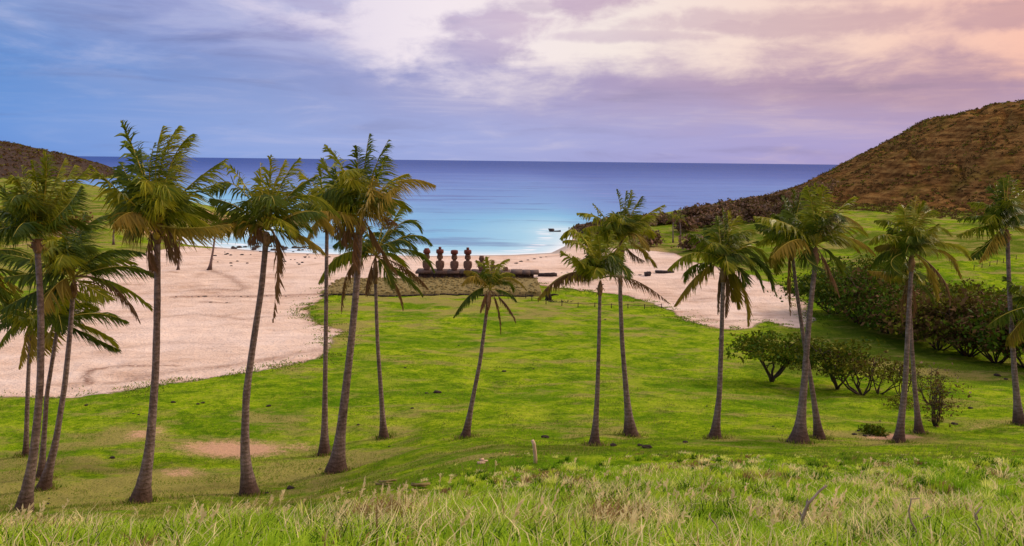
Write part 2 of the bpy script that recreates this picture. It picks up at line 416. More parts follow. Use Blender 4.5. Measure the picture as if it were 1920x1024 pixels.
M_shrubb = leaf_material("shrub_leaf_brown", (.040,.018,.009,1), (.135,.075,.028,1), .08, .8, spec=.05)
M_ridge = leaf_material("ridge_twigs", (.10,.055,.040,1), (.30,.185,.13,1), .1, .85, spec=.1)

def bark_material(name, c1, c2, rings=True):
    m, t, b = new_mat(name)
    tcg = t.n.new('ShaderNodeTexCoord').outputs['Object']
    x, y, z = t.sep(tcg)
    n = t.noise(tcg, 3.0, 5, .65); n2 = t.noise(t.vmul(tcg, (1, 1, .25)), 9, 4, .7)
    f = t.add(t.mul(n, .55), t.mul(n2, .45))
    col = t.ramp(f, [(.34, c1), (.52, tuple((a+b_)/2 for a, b_ in zip(c1, c2))), (.66, c2)])
    h = n2
    if rings:
        rg = t.m('SINE', t.add(t.mul(z, 31.0), t.mul(n, 16.0)))
        col = t.mix(t.ss(rg, .35, .98, 0, .24), col, tuple(v*.35 for v in c1[:3])+(1,))
        h = t.add(t.mul(rg, -.35), n2)
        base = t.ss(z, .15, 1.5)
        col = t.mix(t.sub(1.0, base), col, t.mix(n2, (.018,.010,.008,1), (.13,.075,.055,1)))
    t.put(b.inputs['Base Color'], col); b.inputs['Roughness'].default_value = .9; b.inputs['Specular IOR Level'].default_value = .2
    t.put(b.inputs['Normal'], t.bump(h, .8, .03)); return m
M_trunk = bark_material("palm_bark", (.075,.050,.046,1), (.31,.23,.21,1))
M_fibre = bark_material("crown_fibre", (.09,.045,.022,1), (.36,.22,.12,1), False)
M_wood = bark_material("shrub_bark", (.030,.018,.014,1), (.13,.085,.065,1), False)
M_palew = bark_material("pale_wood", (.42,.27,.17,1), (.70,.50,.36,1), False)
M_greyw = bark_material("weathered_wood", (.17,.11,.085,1), (.48,.37,.29,1), False)
M_rock = bark_material("basalt", (.012,.009,.009,1), (.075,.055,.052,1), False)
M_clod = bark_material("dung", (.008,.006,.005,1), (.050,.032,.022,1), False)
M_moai = bark_material("tuff", (.060,.034,.027,1), (.23,.135,.095,1), False)
M_pukao = bark_material("red_scoria", (.050,.015,.012,1), (.21,.066,.048,1), False)
M_pave = bark_material("cobble", (.070,.058,.016,1), (.31,.235,.085,1), False)
M_wall = bark_material("ahu_block", (.032,.020,.017,1), (.15,.10,.08,1), False)
M_coco = bark_material("coconut_husk", (.22,.17,.02,1), (.50,.36,.05,1), False)
M_hideb = bark_material("black_hide", (.006,.005,.005,1), (.02,.017,.016,1), False)
M_hidew = bark_material("white_hide", (.55,.50,.46,1), (.75,.70,.66,1), False)
M_rope = bark_material("rope", (.05,.04,.02,1), (.13,.10,.05,1), False)

def grass_material():
    m, t, b = new_mat("grass_blades")
    c = t.attr('Col', 0)
    t.put(b.inputs['Base Color'], c); b.inputs['Roughness'].default_value = .7; b.inputs['Specular IOR Level'].default_value = .06
    tl = t.n.new('ShaderNodeBsdfTranslucent'); t.put(tl.inputs[0], c)
    mx = t.n.new('ShaderNodeMixShader'); mx.inputs[0].default_value = .35
    t.l.new(b.outputs[0], mx.inputs[1]); t.l.new(tl.outputs[0], mx.inputs[2])
    t.l.new(mx.outputs[0], t.n['Material Output'].inputs[0]); return m
M_grass = grass_material()

# ------------------------------------------------------------------ ground sheet (meadow, beach, hills share one height field)
_sand_px = [(-160,750),(0,745),(100,746),(200,738),(300,724),(400,708),(500,693),(600,674),(616,660),(624,642),(640,622),(596,606),(576,588),
            (584,568),(612,556),(600,546),(700,528),(1000,524),(1012,534),(1100,545),(1180,556),(1240,575),(1290,600),(1340,611),(1385,618),(1415,612),(1440,603),(1470,612),
            (1500,614),(1535,602),(1512,572),(1482,545),(1446,528),(1380,508),(1300,490),(1262,474),(1160,466),(1085,456),(1072,440),
            (700,440),(420,452),(400,466),(345,462),(280,471),(240,486),(190,500),(110,548),(0,590),(-160,640)]
SAND = [tuple(at(x, y)[:2]) for x, y in _sand_px]
_dirt = [(440,842,120,20,1.0),(270,813,42,16,.75),(340,886,60,14,.7),(1668,820,60,9,1.1),(1560,815,30,6,.4),(700,905,30,8,.5),(1830,800,40,6,.5),(130,432,26,30,.8),(290,433,70,10,1.0),
         (410,412,50,14,1.0),(345,404,60,12,.9),(1230,470,30,12,.6),(560,838,60,12,.6),(640,625,40,18,.45),(905,568,60,8,.35),(790,562,60,6,.35),(1690,690,40,10,.3)]
PALM_FEET = [(45,958),(80,916),(76,896),(48,854),(262,940),(468,926),(608,850),(630,884),(720,820),(872,820),(1114,835),(1183,815),(1340,820),(1498,829),(1537,820),(1685,828),(1724,811),(1912,795)]
TRACKS = [([(168,720),(160,706),(172,694),(205,688),(260,687),(330,686)], .45, .9), ([(330,557),(400,556),(470,557),(540,554),(590,552)], 1.0, .9), ([(360,544),(400,542),(450,545)], 1.0, .8),
          ([(210,718),(300,700),(400,690),(520,672),(600,655)], 1.1, .5), ([(260,600),(360,588),(460,600),(560,590)], .9, .45), ([(190,660),(300,640),(430,646)], .8, .35),
          ([(395,507),(430,520),(460,540)], .9, .6), ([(1260,565),(1330,560),(1400,566)], .7, .5), ([(1290,590),(1360,604),(1440,596)], .8, .5), ([(1020,482),(1060,478)], 1.0, .6), ([(380,566),(430,569)], .8, .7)]
def ground():
    na, nr = 720, 720
    A = np.linspace(R(-54), R(54), na); rad = np.geomspace(3.0, 1250, nr)
    Aa, Rr = np.meshgrid(A, rad)
    X = np.tan(Aa)*Rr; Y = Rr - 2.0
    Z, sdc, hh = height(X, Y, True)
    ssd = poly_sd(SAND, X, Y) + 2.2*fbm(X/5, Y/5+11, 4)*sstep(30, 80, Y)
    sand = np.clip(.5+ssd/4.5, 0, 1)
    sand = np.maximum(sand, sstep(1.0, -1.0, sdc)*(hh < 1))
    hill = np.clip(hh/11, 0, 1)
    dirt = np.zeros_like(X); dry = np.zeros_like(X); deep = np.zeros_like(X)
    for px, py, rx, ry, s in [(1600,650,160,40,1),(1500,690,140,18,.8),(1800,700,160,22,.9),(1650,620,150,20,1),(1640,780,120,12,.5),(1130,720,40,8,.3),(520,950,200,25,.5),(1450,480,100,25,.5)]:  # deeper green patches; those around the thicket are lawn shade painted into the colour
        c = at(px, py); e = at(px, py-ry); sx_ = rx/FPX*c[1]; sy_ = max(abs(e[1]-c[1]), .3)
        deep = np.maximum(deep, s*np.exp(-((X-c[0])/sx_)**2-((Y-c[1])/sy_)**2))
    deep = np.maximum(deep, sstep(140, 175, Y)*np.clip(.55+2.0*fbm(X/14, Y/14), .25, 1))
    dry = np.maximum(dry, .45*sstep(140, 175, Y)*(X > -40)*np.clip(.5+2.5*fbm(X/20+9, Y/8), 0, 1))
    for px, py, rx, ry, s in _dirt:
        c = at(px, py); e = at(px, py-ry); sx_ = rx/FPX*c[1]; sy_ = max(abs(e[1]-c[1]), .3)
        q = ((X-c[0])/sx_)**2+((Y-c[1])/sy_)**2
        dirt = np.maximum(dirt, s*np.exp(-q*.9))
        dry = np.maximum(dry, .8*np.exp(-q*.35))
    for pp in PALM_FEET:
        c = at(*pp); q = ((X-c[0])/.75)**2+((Y-c[1])/.75)**2; dirt = np.maximum(dirt, .42*np.exp(-q)); dry = np.maximum(dry, .6*np.exp(-q/6))
    track = np.zeros_like(X)
    for pl, wd_, k_ in TRACKS:
        W = [at(x, y)[:2] for x, y in pl]
        for (ax, ay), (bx, by) in zip(W[:-1], W[1:]):
            ex, ey = bx-ax, by-ay; q = np.clip(((X-ax)*ex+(Y-ay)*ey)/(ex*ex+ey*ey), 0, 1)
            track = np.maximum(track, k_*np.exp(-((X-ax-q*ex)**2+(Y-ay-q*ey)**2)/wd_**2))
    # steep banks show soil
    dry = np.maximum(dry, .65*sstep(50, 36, Y)*sstep(-1, -9, X))
    dry = np.maximum(dry, .4*sstep(90, 120, Y)*sstep(40, 0, X))
    dirt = np.maximum(dirt, .85*sstep(6, 1.5, sdc)*sstep(0, 1, sdc)*sstep(240, 270, Y))
    wet = sstep(3.5, -.5, sdc)*sstep(260, 235, Y)
    V = np.stack([X, Y, Z], -1).reshape(-1, 3)
    i = np.arange(nr-1)[:, None]*na; j = np.arange(na-1)[None]
    Q = np.stack([i+j, i+j+1, i+na+j+1, i+na+j], -1).reshape(-1, 4)
    fs = sand.ravel()[Q].mean(1); fh = hh.ravel()[Q].mean(1)
    cls = np.where(fh > 5.0, 2, np.where(fs > .5, 1, 0))
    left = V[Q].mean(1)[:, 0] < 0
    cls = np.where((cls == 2) & left, 3, cls)
    low = V[Q][:, :, 2].max(1) < -3.5
    for c, nm in ((0, 'meadow'), (1, 'beach'), (2, 'hill'), (3, 'hill')):
        q = Q[(cls == c) & ~low]
        ids, inv = np.unique(q, return_inverse=True)
        mb = MB(); mb.add(V[ids], inv.reshape(-1, 4))
        o = mb.build(nm, M_ground, smooth=True)
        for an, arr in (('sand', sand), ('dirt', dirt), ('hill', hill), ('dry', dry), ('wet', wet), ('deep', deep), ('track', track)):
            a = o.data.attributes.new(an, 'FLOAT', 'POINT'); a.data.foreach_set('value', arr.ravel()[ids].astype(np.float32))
        tag(o, kind='structure')
ground()

def sea():
    na, nr = 260, 320
    A = np.linspace(R(-62), R(62), na); rad = np.concatenate([np.geomspace(150, 3000, nr-20), np.geomspace(3200, 40000, 20)])
    Aa, Rr = np.meshgrid(A, rad); X = np.tan(Aa)*Rr; Y = Rr
    d = -poly_sd(COAST, X, Y)
    d = d + 330*sstep(10, 110, X)*sstep(260, 330, Y) + 0
    s = np.log1p(np.maximum(d, 0)/6.0)/math.log1p(6000/6.0)
    V = np.stack([X, Y, np.zeros_like(X)], -1).reshape(-1, 3)
    i = np.arange(nr-1)[:, None]*na; j = np.arange(na-1)[None]
    mb = MB(); mb.add(V, np.stack([i+j, i+j+1, i+na+j+1, i+na+j], -1).reshape(-1, 4))
    o = mb.build('sea', M_sea, smooth=True)
    a = o.data.attributes.new('shore', 'FLOAT', 'POINT'); a.data.foreach_set('value', s.ravel().astype(np.float32))
    tag(o, kind='structure')
sea()

#==PALMS==
# ------------------------------------------------------------------ coconut palms
FEET = []
WIND = np.array([.52, .05, 0])
def frond_mesh(mb, P0, P1, P2, L, kind, nl, wl, rs):
    """one frond: a curved midrib through P0-P1-P2 with two rows of leaflets"""
    C = 2*P1-.5*P0-.5*P2
    n = 14; tt = np.linspace(0, 1, n)[:, None]
    P = (1-tt)**2*P0+2*tt*(1-tt)*C+tt**2*P2
    r0 = .014+.0075*L
    mb.tube(P, np.linspace(r0, .006, n), 5, 1)
    dead = kind == 'd'
    tl = np.linspace(.16 if not dead else .22, .995, nl)
    tl = np.concatenate([tl, tl])+rs.uniform(-.006, .006, 2*nl); s = np.concatenate([np.ones(nl), -np.ones(nl)])
    gp = rs.uniform(0, 1); gw = rs.uniform(.0, .09); keep = (rs.random(2*nl) > (.30 if dead else rs.choice([.04, .10, .22])))&((np.abs(tl-gp) > gw)|(s*rs.choice([-1, 1]) > 0))
    tl = np.clip(tl[keep], 0, 1)[:, None]; s = s[keep][:, None]; k = len(tl)
    B = (1-tl)**2*P0+2*tl*(1-tl)*C+tl**2*P2
    T = 2*(1-tl)*(C-P0)+2*tl*(P2-C); T /= np.linalg.norm(T, axis=1)[:, None]+1e-9
    hd = P2-P0; hd = np.array([hd[0], hd[1], 0]); hl = np.linalg.norm(hd)
    ang = math.atan2(hd[1], hd[0]) if hl > .3*L else rs.uniform(0, 6.28)
    tw = rs.uniform(-.5, .5)
    side = np.array([-math.sin(ang), math.cos(ang), tw]); side /= np.linalg.norm(side)
    side = side-T*(T@side)[:, None]; side /= np.linalg.norm(side, axis=1)[:, None]+1e-9
    down = np.array([0, 0, -1.0])
    prof = np.sin(np.clip(.12+.88*tl, 0, 1)*math.pi)**.55*(1-.25*tl)
    ln = wl*prof*rs.uniform(.75, 1.12, (k, 1))
    dr = rs.uniform(.25, .95, (k, 1))+.25*(kind == 'y')
    c1 = .80-.30*tl
    D = side*s*c1+T*(.38+.55*tl)+down*dr*.75+WIND*rs.uniform(.3, 1.1, (k, 1))+rs.normal(0, .10, (k, 3))
    if dead: D = side*s*.22+T*.35+down*1.0+WIND*.5+rs.normal(0, .18, (k, 3))
    D /= np.linalg.norm(D, axis=1)[:, None]+1e-9
    W = np.cross(D, np.array([0.1, -1.0, .35])); W /= np.linalg.norm(W, axis=1)[:, None]+1e-9
    W = W*.7+T*.5*rs.uniform(.3, 1, (k, 1))
    wd = (.026+.0145*L)*rs.uniform(.7, 1.2, (k, 1))*(.75 if dead else 1)
    M = B+D*ln*.5; E = B+D*ln*.96+(down*.22+WIND*.12)*ln
    V = np.stack([B-W*wd*.5, B+W*wd*.5, M+W*wd*.62, M-W*wd*.62, E], 1).reshape(-1, 3)
    o = np.arange(k)[:, None]*5
    mb.add(V, o+np.array([0, 1, 2, 3]), o+np.array([3, 2, 4]), 0)

MATS = {'g': (M_leaf, M_rach), 'k': (M_leafdk, M_rach), 'y': (M_leafy, M_rach), 'd': (M_dead, M_rachd)}
def palm(label, trunk, crown, fronds, wpx, base_w, extra=5, group='coconut palms', seed=1, nl=50, Y=None, flare=True, wlk=1.0, coco=0, name='coconut_palm', lowd=0):
    """trunk: pixel polyline from the foot to the crown; fronds: (midx, midy, tipx, tipy, kind)"""
    rs = np.random.default_rng(seed*101+5)
    foot = at(*trunk[0]); Y = Y or foot[1]
    if Y != foot[1]:
        foot = on_plane(trunk[0][0], trunk[0][1], Y); foot[2] = gz(foot[0], Y)
    m = Y/FPX
    root = thing(name, foot, label, 'palm tree', group); FEET.append((foot, base_w*m*.5))
    P = np.array([foot-np.array([0, 0, .12])]+[on_plane(x, y, Y) for x, y in trunk[1:]])
    # smooth the polyline
    s = np.concatenate([[0], np.cumsum(np.linalg.norm(np.diff(P, axis=0), axis=1))]); L = s[-1]
    g = np.linspace(0, L, 40); Q = np.stack([np.interp(g, s, P[:, i]) for i in range(3)], 1)
    for _ in range(5): Q[1:-1] = (Q[:-2]+2*Q[1:-1]+Q[2:])/4
    Q[:, 1] += np.sin(np.linspace(0, math.pi, 40))*rs.uniform(-.2, .2)
    h = g/L; wpx = wpx*.74; r = wpx*m*.5*(1.12-.30*h)
    if flare:
        r = r+(base_w-wpx)*m*.55*np.exp(-h*13)+.09*(base_w-wpx)*m*np.exp(-h*3.5)
    r = r*(1+rs.normal(0, .022, 40))
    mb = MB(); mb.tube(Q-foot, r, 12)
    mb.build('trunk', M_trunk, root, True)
    cr = on_plane(crown[0], crown[1], Y)
    # fibrous crown with old leaf bases
    mb = MB(); top = Q[-1]-foot; cc = cr-foot
    ax = np.linspace(0, 1, 7)[:, None]; pts = top-np.array([0, 0, .25])+(cc+np.array([0, 0, .1])-top)*ax
    pts = pts+np.array([0, 0, 1e-3])*np.arange(7)[:, None]
    rr = wpx*m*.5*np.array([.9, 1.15, 1.35, 1.4, 1.2, .85, .4]); mb.tube(pts, rr, 10)
    for k in range(14):
        a = rs.uniform(0, 6.28); hh_ = rs.uniform(0, .8); p = pts[0]+(pts[-1]-pts[0])*hh_
        d = np.array([math.cos(a), math.sin(a), 0]); l = rs.uniform(.25, .5)*(wpx*m/.3)
        q = np.array([p, p+d*l*.6+[0, 0, l*.35], p+d*l*.9+[0, 0, l*rs.uniform(-.3, .7)]])
        mb.tube(q, np.array([.055, .04, .015])*(wpx*m/.3), 5)
    mb.build('crown_fibre', M_fibre, root, True)
    lens = sorted([math.hypot(f[2]-crown[0], f[3]-crown[1]) for f in fronds if f[4] != 'd'])
    typ = lens[int(len(lens)*.7)]*m
    wl = min(max(typ*.35, .5), 1.55)*wlk
    def one(p1, p2, kind, mats):
        L_ = np.linalg.norm(p2-cr)
        st = cr+np.array([rs.uniform(-.05, .05), rs.uniform(-.05, .05), rs.uniform(-.1, .1)])
        mb = MB(); frond_mesh(mb, st-foot, p1-foot, p2-foot, max(L_, .8), kind, nl, wl*(1 if kind != 'd' else .8), rs)
        o = mb.build('frond', list(mats), root)
        if kind == 'd': o['label'] = 'dry brown hanging frond'
        elif kind == 'y': o['label'] = 'yellowing frond'
    for f in fronds:
        l2 = math.hypot(f[2]-crown[0], f[3]-crown[1])*m
        wdep = math.sqrt(max(typ**2-l2**2, 0))*.65*rs.choice([-1, 1]) if f[4] != 'd' else rs.uniform(-.3, .3)
        wdep += rs.uniform(-.15, .15)*typ
        wdep = np.clip(wdep, -typ*.75, typ*.75)
        one(on_plane(f[0], f[1], Y+wdep*.45), on_plane(f[2], f[3], Y+wdep), f[4], MATS[f[4]])
    for k in range(extra+7):
        a = rs.uniform(0, 6.28); e = rs.uniform(.1, 1.2); Lx = typ*rs.uniform(.75, 1.0)
        h_ = np.array([math.cos(a)*.75, math.sin(a), 0])
        p2 = cr+h_*Lx*math.cos(e)*.95+np.array([0, 0, Lx*(math.sin(e)*.8-.18)])
        p1 = cr+h_*Lx*math.cos(e)*.45+np.array([0, 0, Lx*(math.sin(e)*.55+.06)])
        kd = 'g' if rs.random() < .5 else 'k'
        one(p1, p2, kd, MATS[kd])
    for k in range(coco):
        a = rs.uniform(0, 6.28); p = cc+np.array([math.cos(a)*.24, math.sin(a)*.24, -.25-rs.uniform(0, .25)])
        bm = bmesh.new(); bmesh.ops.create_icosphere(bm, subdivisions=2, radius=.13, matrix=Matrix.Translation(p)@Matrix.Diagonal((1, 1, 1.25, 1)))
        me = bpy.data.meshes.new('coconut'); bm.to_mesh(me); bm.free(); me.materials.append(M_coco)
        o = bpy.data.objects.new('coconut', me); COL.objects.link(o); o.parent = root
    return root

def FR(s):
    out = []
    for q in s.split(';'):
        a = q.split()
        if a: out.append((float(a[0]), float(a[1]), float(a[2]), float(a[3]), a[4] if len(a) > 4 else 'g'))
    return out
PALMS = [
 ('tall bushy palm at the left edge whose crown overlaps the far left hill', [(42,962),(60,850),(70,720),(73,580),(70,462)], (68,440),
  '85 355 85 285 g;110 375 165 316 g;118 395 152 348 k;45 365 25 330 g;30 390 -2 345 k;40 410 -25 388 k;86 420 106 400 y;70 370 60 300 g;94 365 122 298 g;28 425 -30 445 k;55 380 40 310 g;112 360 140 310 g;100 400 130 372 y;40 390 8 370 g', 17, 36, 6, 0),
 ('leaning palm with wide dark drooping fronds just right of the leftmost tall trunk', [(80,918),(106,830),(124,720),(133,620),(137,548)], (138,518),
  '150 440 205 402 k;135 460 160 398 k;108 486 78 458 y;80 512 8 520 k;62 488 0 476 k;195 474 272 476 k;222 500 288 516 k;218 532 284 580 g;210 535 263 606 d;100 540 78 586 y;205 490 252 494 g;70 545 0 582 k;112 560 98 596 g;125 470 128 420 k;170 540 205 560 g', 13, 30, 4, 0),
 ('slim palm under the dark drooping palm, its low crown in front of pale sand', [(76,898),(86,740),(100,660),(108,615)], (108,600),
  '178 588 238 604 k;178 618 220 652 g;166 630 224 656 k;150 572 192 552 g;116 575 122 548 g;70 600 18 588 g;90 580 70 556 g;82 640 70 660 y;140 590 180 575 k', 11, 20, 3, 0),
 ('short thin palm with yellow hanging frond left of the leftmost tall trunk', [(48,855),(52,780),(55,690),(57,625)], (57,600),
  '24 612 -6 656 g;18 600 -14 622 k;46 640 35 692 y;80 620 86 652 y;50 570 30 548 g;20 580 -12 568 g;85 590 108 602 g;60 640 52 680 y;30 585 5 600 k', 10, 14, 4, 0),
 ('palm mostly cut off by the left edge, only its right hand fronds in view', [(-42,860),(-40,700),(-36,520)], (-35,495),
  '5 468 68 486 k;0 535 52 566 k;12 506 78 520 k;-18 440 32 428 g;2 556 60 604 k;-70 460 -110 500 g;-20 450 36 452 g;0 520 40 545 y;-80 520 -120 560 k;-40 440 -60 400 g', 14, 28, 3, 0),
 ('tallest left lawn palm with one long frond raised up left against the sky', [(262,942),(279,850),(290,700),(294,560),(295,445)], (293,420),
  '264 318 228 226 k;292 310 306 236 g;304 305 338 236 g;322 305 362 252 g;352 352 425 298 g;335 375 412 345 k;238 372 170 310 g;248 350 228 304 k;272 330 262 282 k;252 398 215 418 y;258 412 238 436 y;322 440 326 492 d;278 460 286 505 d;350 428 432 420 y;312 340 332 290 g;280 335 290 268 k;345 395 405 405 k;310 445 318 480 d;255 380 205 360 k', 18, 42, 5, 3),
 ('palm with a long dead frond dangling beside its trunk on the left lawn', [(468,928),(459,850),(462,740),(476,640),(491,540),(499,450)], (500,428),
  '462 352 418 303 g;445 388 394 372 k;442 348 392 358 k;504 360 508 292 g;524 352 562 296 g;566 366 640 412 g;578 396 622 440 y;560 440 606 474 y;440 416 346 442 y;478 432 464 452 d;520 470 511 606 d;540 368 592 330 k;492 370 488 305 g;512 360 535 300 g;450 410 372 432 g;560 400 600 400 k;518 450 522 500 d', 17, 38, 5, 4),
 ('slender straight palm, crown half hidden by the leaning palm with stout dark foot', [(608,852),(610,740),(612,600),(613,430)], (610,398),
  '572 395 540 440 y;604 350 600 308 g;578 372 545 345 k;640 398 662 432 g;582 382 546 388 k;625 360 640 320 k;590 420 575 450 y;635 415 650 450 d', 11, 24, 4, 0),
 ('tall right leaning palm with stout dark foot and peach coloured dead fronds', [(630,886),(641,790),(657,650),(668,540),(675,430)], (678,405),
  '650 328 610 272 g;682 328 693 250 k;698 328 729 262 k;672 335 668 274 k;742 342 816 348 y;722 350 766 326 g;710 376 738 352 y;618 368 562 322 g;630 345 605 298 g;640 398 596 396 y;706 452 746 516 d;710 402 745 420 d;652 430 640 452 d;662 465 672 505 d;645 360 628 312 k;706 335 722 292 g;690 380 700 330 y;640 420 615 430 d', 18, 42, 5, 0),
 ('dark palm in front of the stone ramp with drooping crown left of the statues', [(720,822),(715,740),(708,640),(704,525)], (704,478),
  '735 418 753 388 g;758 415 790 436 k;765 442 808 460 k;772 470 814 510 k;764 505 803 542 d;752 512 792 554 k;736 520 756 582 d;660 450 624 462 k;664 436 626 446 k;640 478 597 532 g;655 505 640 588 d;690 520 686 550 d;716 430 726 398 k;686 430 668 408 k;745 450 780 470 k;740 480 770 520 g;665 470 625 500 k;720 500 735 540 k', 10, 20, -1, 0),
 ('short young palm in the middle of the lawn in front of the statues', [(872,821),(884,760),(900,680),(914,572)], (918,542),
  '918 505 913 482 g;932 502 955 486 g;910 505 893 488 g;888 518 865 536 y;894 514 870 508 y;952 520 988 545 y;948 528 962 548 k;946 546 968 566 k;882 552 850 596 k;950 572 967 606 d;932 575 939 628 d;913 568 910 590 d;926 505 936 496 g;905 520 885 508 k;940 515 965 515 g;906 562 900 585 d', 10, 22, -4, 0),
 ('thin palm right of the pale stake with two long brown arching lower fronds', [(1114,836),(1120,740),(1123,640),(1125,545)], (1126,520),
  '1126 480 1120 440 g;1095 462 1056 452 g;1086 438 1050 448 g;1086 494 1052 470 g;1062 514 1008 562 y;1186 524 1254 568 d;1150 482 1176 442 g;1160 498 1178 522 k;1136 470 1146 432 g;1110 468 1106 428 g;1148 500 1168 478 k;1078 510 1020 545 d;1115 475 1100 440 k;1100 500 1075 480 g', 10, 26, 4, 0),
 ('palm with a dark upright tuft, its crown against the bay beside the thin palm', [(1183,816),(1175,740),(1167,640),(1163,540),(1166,470)], (1166,446),
  '1170 400 1174 357 k;1164 395 1156 354 k;1186 398 1204 368 k;1206 408 1246 384 g;1140 415 1112 382 g;1126 410 1082 400 g;1132 425 1092 430 g;1150 434 1130 452 y;1202 428 1224 446 g;1202 468 1230 500 y;1150 486 1146 518 g;1190 438 1216 470 y;1176 400 1184 356 g;1150 430 1115 425 y;1200 415 1225 405 g;1180 470 1210 490 d', 11, 30, 5, 0),
 ('palm in front of the right hand sand patch with shaggy yellow skirt of hanging fronds', [(1340,822),(1350,740),(1354,640),(1356,520)], (1356,490),
  '1358 440 1354 390 k;1368 432 1386 405 g;1324 455 1294 438 k;1340 450 1322 428 k;1302 474 1252 506 g;1300 498 1284 528 k;1310 514 1264 574 y;1384 440 1412 436 g;1412 462 1442 516 g;1408 474 1456 556 k;1400 488 1432 548 k;1386 508 1396 534 k;1368 520 1374 566 y;1392 540 1402 612 y;1362 540 1360 596 d;1378 466 1422 452 k;1348 530 1346 590 d;1375 530 1385 580 y;1420 490 1448 545 k;1350 445 1345 405 k;1366 440 1364 395 g', 12, 26, 5, 0),
 ('palm with golden right hand fronds and thick foot, front of the crossing pair', [(1498,830),(1509,720),(1518,600),(1529,490)], (1529,458),
  '1531 390 1530 344 g;1524 395 1512 350 g;1546 398 1534 412 y;1564 405 1618 428 y;1566 402 1602 368 g;1592 446 1641 478 y;1572 438 1612 474 y;1562 482 1580 514 k;1552 500 1574 556 d;1480 422 1414 406 g;1488 436 1420 430 k;1490 450 1446 482 y;1556 436 1584 406 g;1538 390 1544 350 g;1500 415 1470 395 k;1510 480 1545 505 k;1590 425 1625 440 g', 14, 42, 5, 3),
 ('slimmer palm crossing behind the golden frond palm, with dead frond hanging down its left', [(1537,822),(1522,730),(1506,640),(1492,540),(1486,480)], (1484,452),
  '1488 400 1487 354 k;1480 400 1466 368 k;1494 400 1504 360 k;1450 428 1416 420 k;1450 444 1418 458 g;1456 464 1446 502 y;1478 510 1482 592 d;1460 480 1456 514 g;1514 458 1536 490 k;1470 420 1450 400 k', 10, 24, 4, 0),
 ('palm with pale trunk and evenly spread yellow ribbed fronds in front of the thicket', [(1685,830),(1696,720),(1702,600),(1709,500)], (1710,470),
  '1713 410 1719 368 y;1702 418 1688 384 g;1730 408 1757 396 g;1746 426 1786 444 g;1682 422 1640 414 g;1666 440 1630 456 g;1672 458 1640 464 y;1660 472 1632 502 k;1672 488 1688 514 k;1776 456 1820 488 g;1768 472 1801 522 y;1742 510 1757 564 y;1766 520 1780 572 d;1696 410 1706 386 g;1720 410 1732 380 g;1735 440 1760 420 g;1690 440 1665 425 k', 12, 24, 5, 0),
 ('palm hidden behind the yellow ribbed palm, its trunk splitting off right at the foot', [(1724,812),(1714,730),(1708,650),(1704,545)], (1704,520),
  '1692 560 1692 606 d;1714 560 1710 596 d;1672 508 1640 514 k;1740 518 1764 536 k;1668 512 1628 508 y;1700 560 1700 600 d;1735 540 1750 570 k', 10, 20, 4, 0),
 ('palm near the right edge with windswept tuft in front of the brown hill', [(1912,796),(1902,700),(1893,560),(1889,448)], (1888,425),
  '1884 372 1880 334 k;1896 365 1906 338 g;1876 380 1866 344 g;1860 388 1814 380 g;1850 405 1794 412 k;1846 424 1794 442 g;1850 458 1820 482 k;1864 446 1836 492 y;1912 402 1942 394 g;1916 428 1946 446 g;1900 380 1932 350 g;1888 365 1892 330 k;1870 375 1855 350 k', 11, 24, 4, 0),
 ('palm cut off by the right edge, only low left hand fronds in view', [(1958,800),(1952,700),(1946,600)], (1945,572),
  '1896 584 1850 612 k;1906 538 1884 520 k;1902 618 1890 642 y;1920 556 1890 562 k;1960 530 1970 490 g;1990 560 2030 580 g;1920 600 1900 650 g', 12, 22, 4, 0),
]
for i, (lb, tr, cr, fr, wp, bw, ex, cc) in enumerate(PALMS):
    palm(lb, tr, cr, FR(fr), wp, bw, ex, 'coconut palms on the lawn', i+1, 60, coco=cc)
SMALL = [
 ('small lone palm leaning on bare sand with roots exposed, near the water left', [(393,506),(400,470),(406,425)], (407,416), '392 400 374 410 k;404 396 398 380 g;420 400 440 406 g;386 418 368 432 y;426 418 444 432 y;412 398 418 384 k', 5, 10),
 ('small palm on the sand edge hidden behind the hanging frond of the tall left palm', [(334,506),(335,480),(337,450)], (337,442), '325 430 308 436 k;335 428 330 412 g;350 428 366 436 g;322 446 310 462 k;352 446 366 462 k', 4, 7),
 ('yellowish small palm on the far left green field by the sand', [(213,459),(213,440),(215,420)], (215,414), '200 404 182 414 y;214 400 212 386 y;232 404 250 416 y;202 418 190 432 y;232 420 246 436 d;222 402 230 392 y', 4, 6),
 ('left one of two tiny palms beyond the beach below the brown ridge', [(1262,455),(1262,435),(1262,415)], (1262,410), '1254 402 1246 408 k;1262 402 1261 396 k;1270 402 1277 408 k;1254 412 1248 420 k;1270 412 1276 420 k', 3, 4),
 ('right one of two tiny palms beyond the beach below the brown ridge', [(1276,458),(1276,438),(1275,416)], (1275,411), '1268 403 1260 408 g;1275 403 1275 397 k;1283 403 1290 409 k;1268 414 1262 422 k;1283 414 1290 424 g', 3, 4),
]
for i, (lb, tr, cr, fr, wp, bw) in enumerate(SMALL):
    palm(lb, tr, cr, FR(fr), wp, bw, 4, 'small distant palms', 60+i, 18, wlk=1.1)

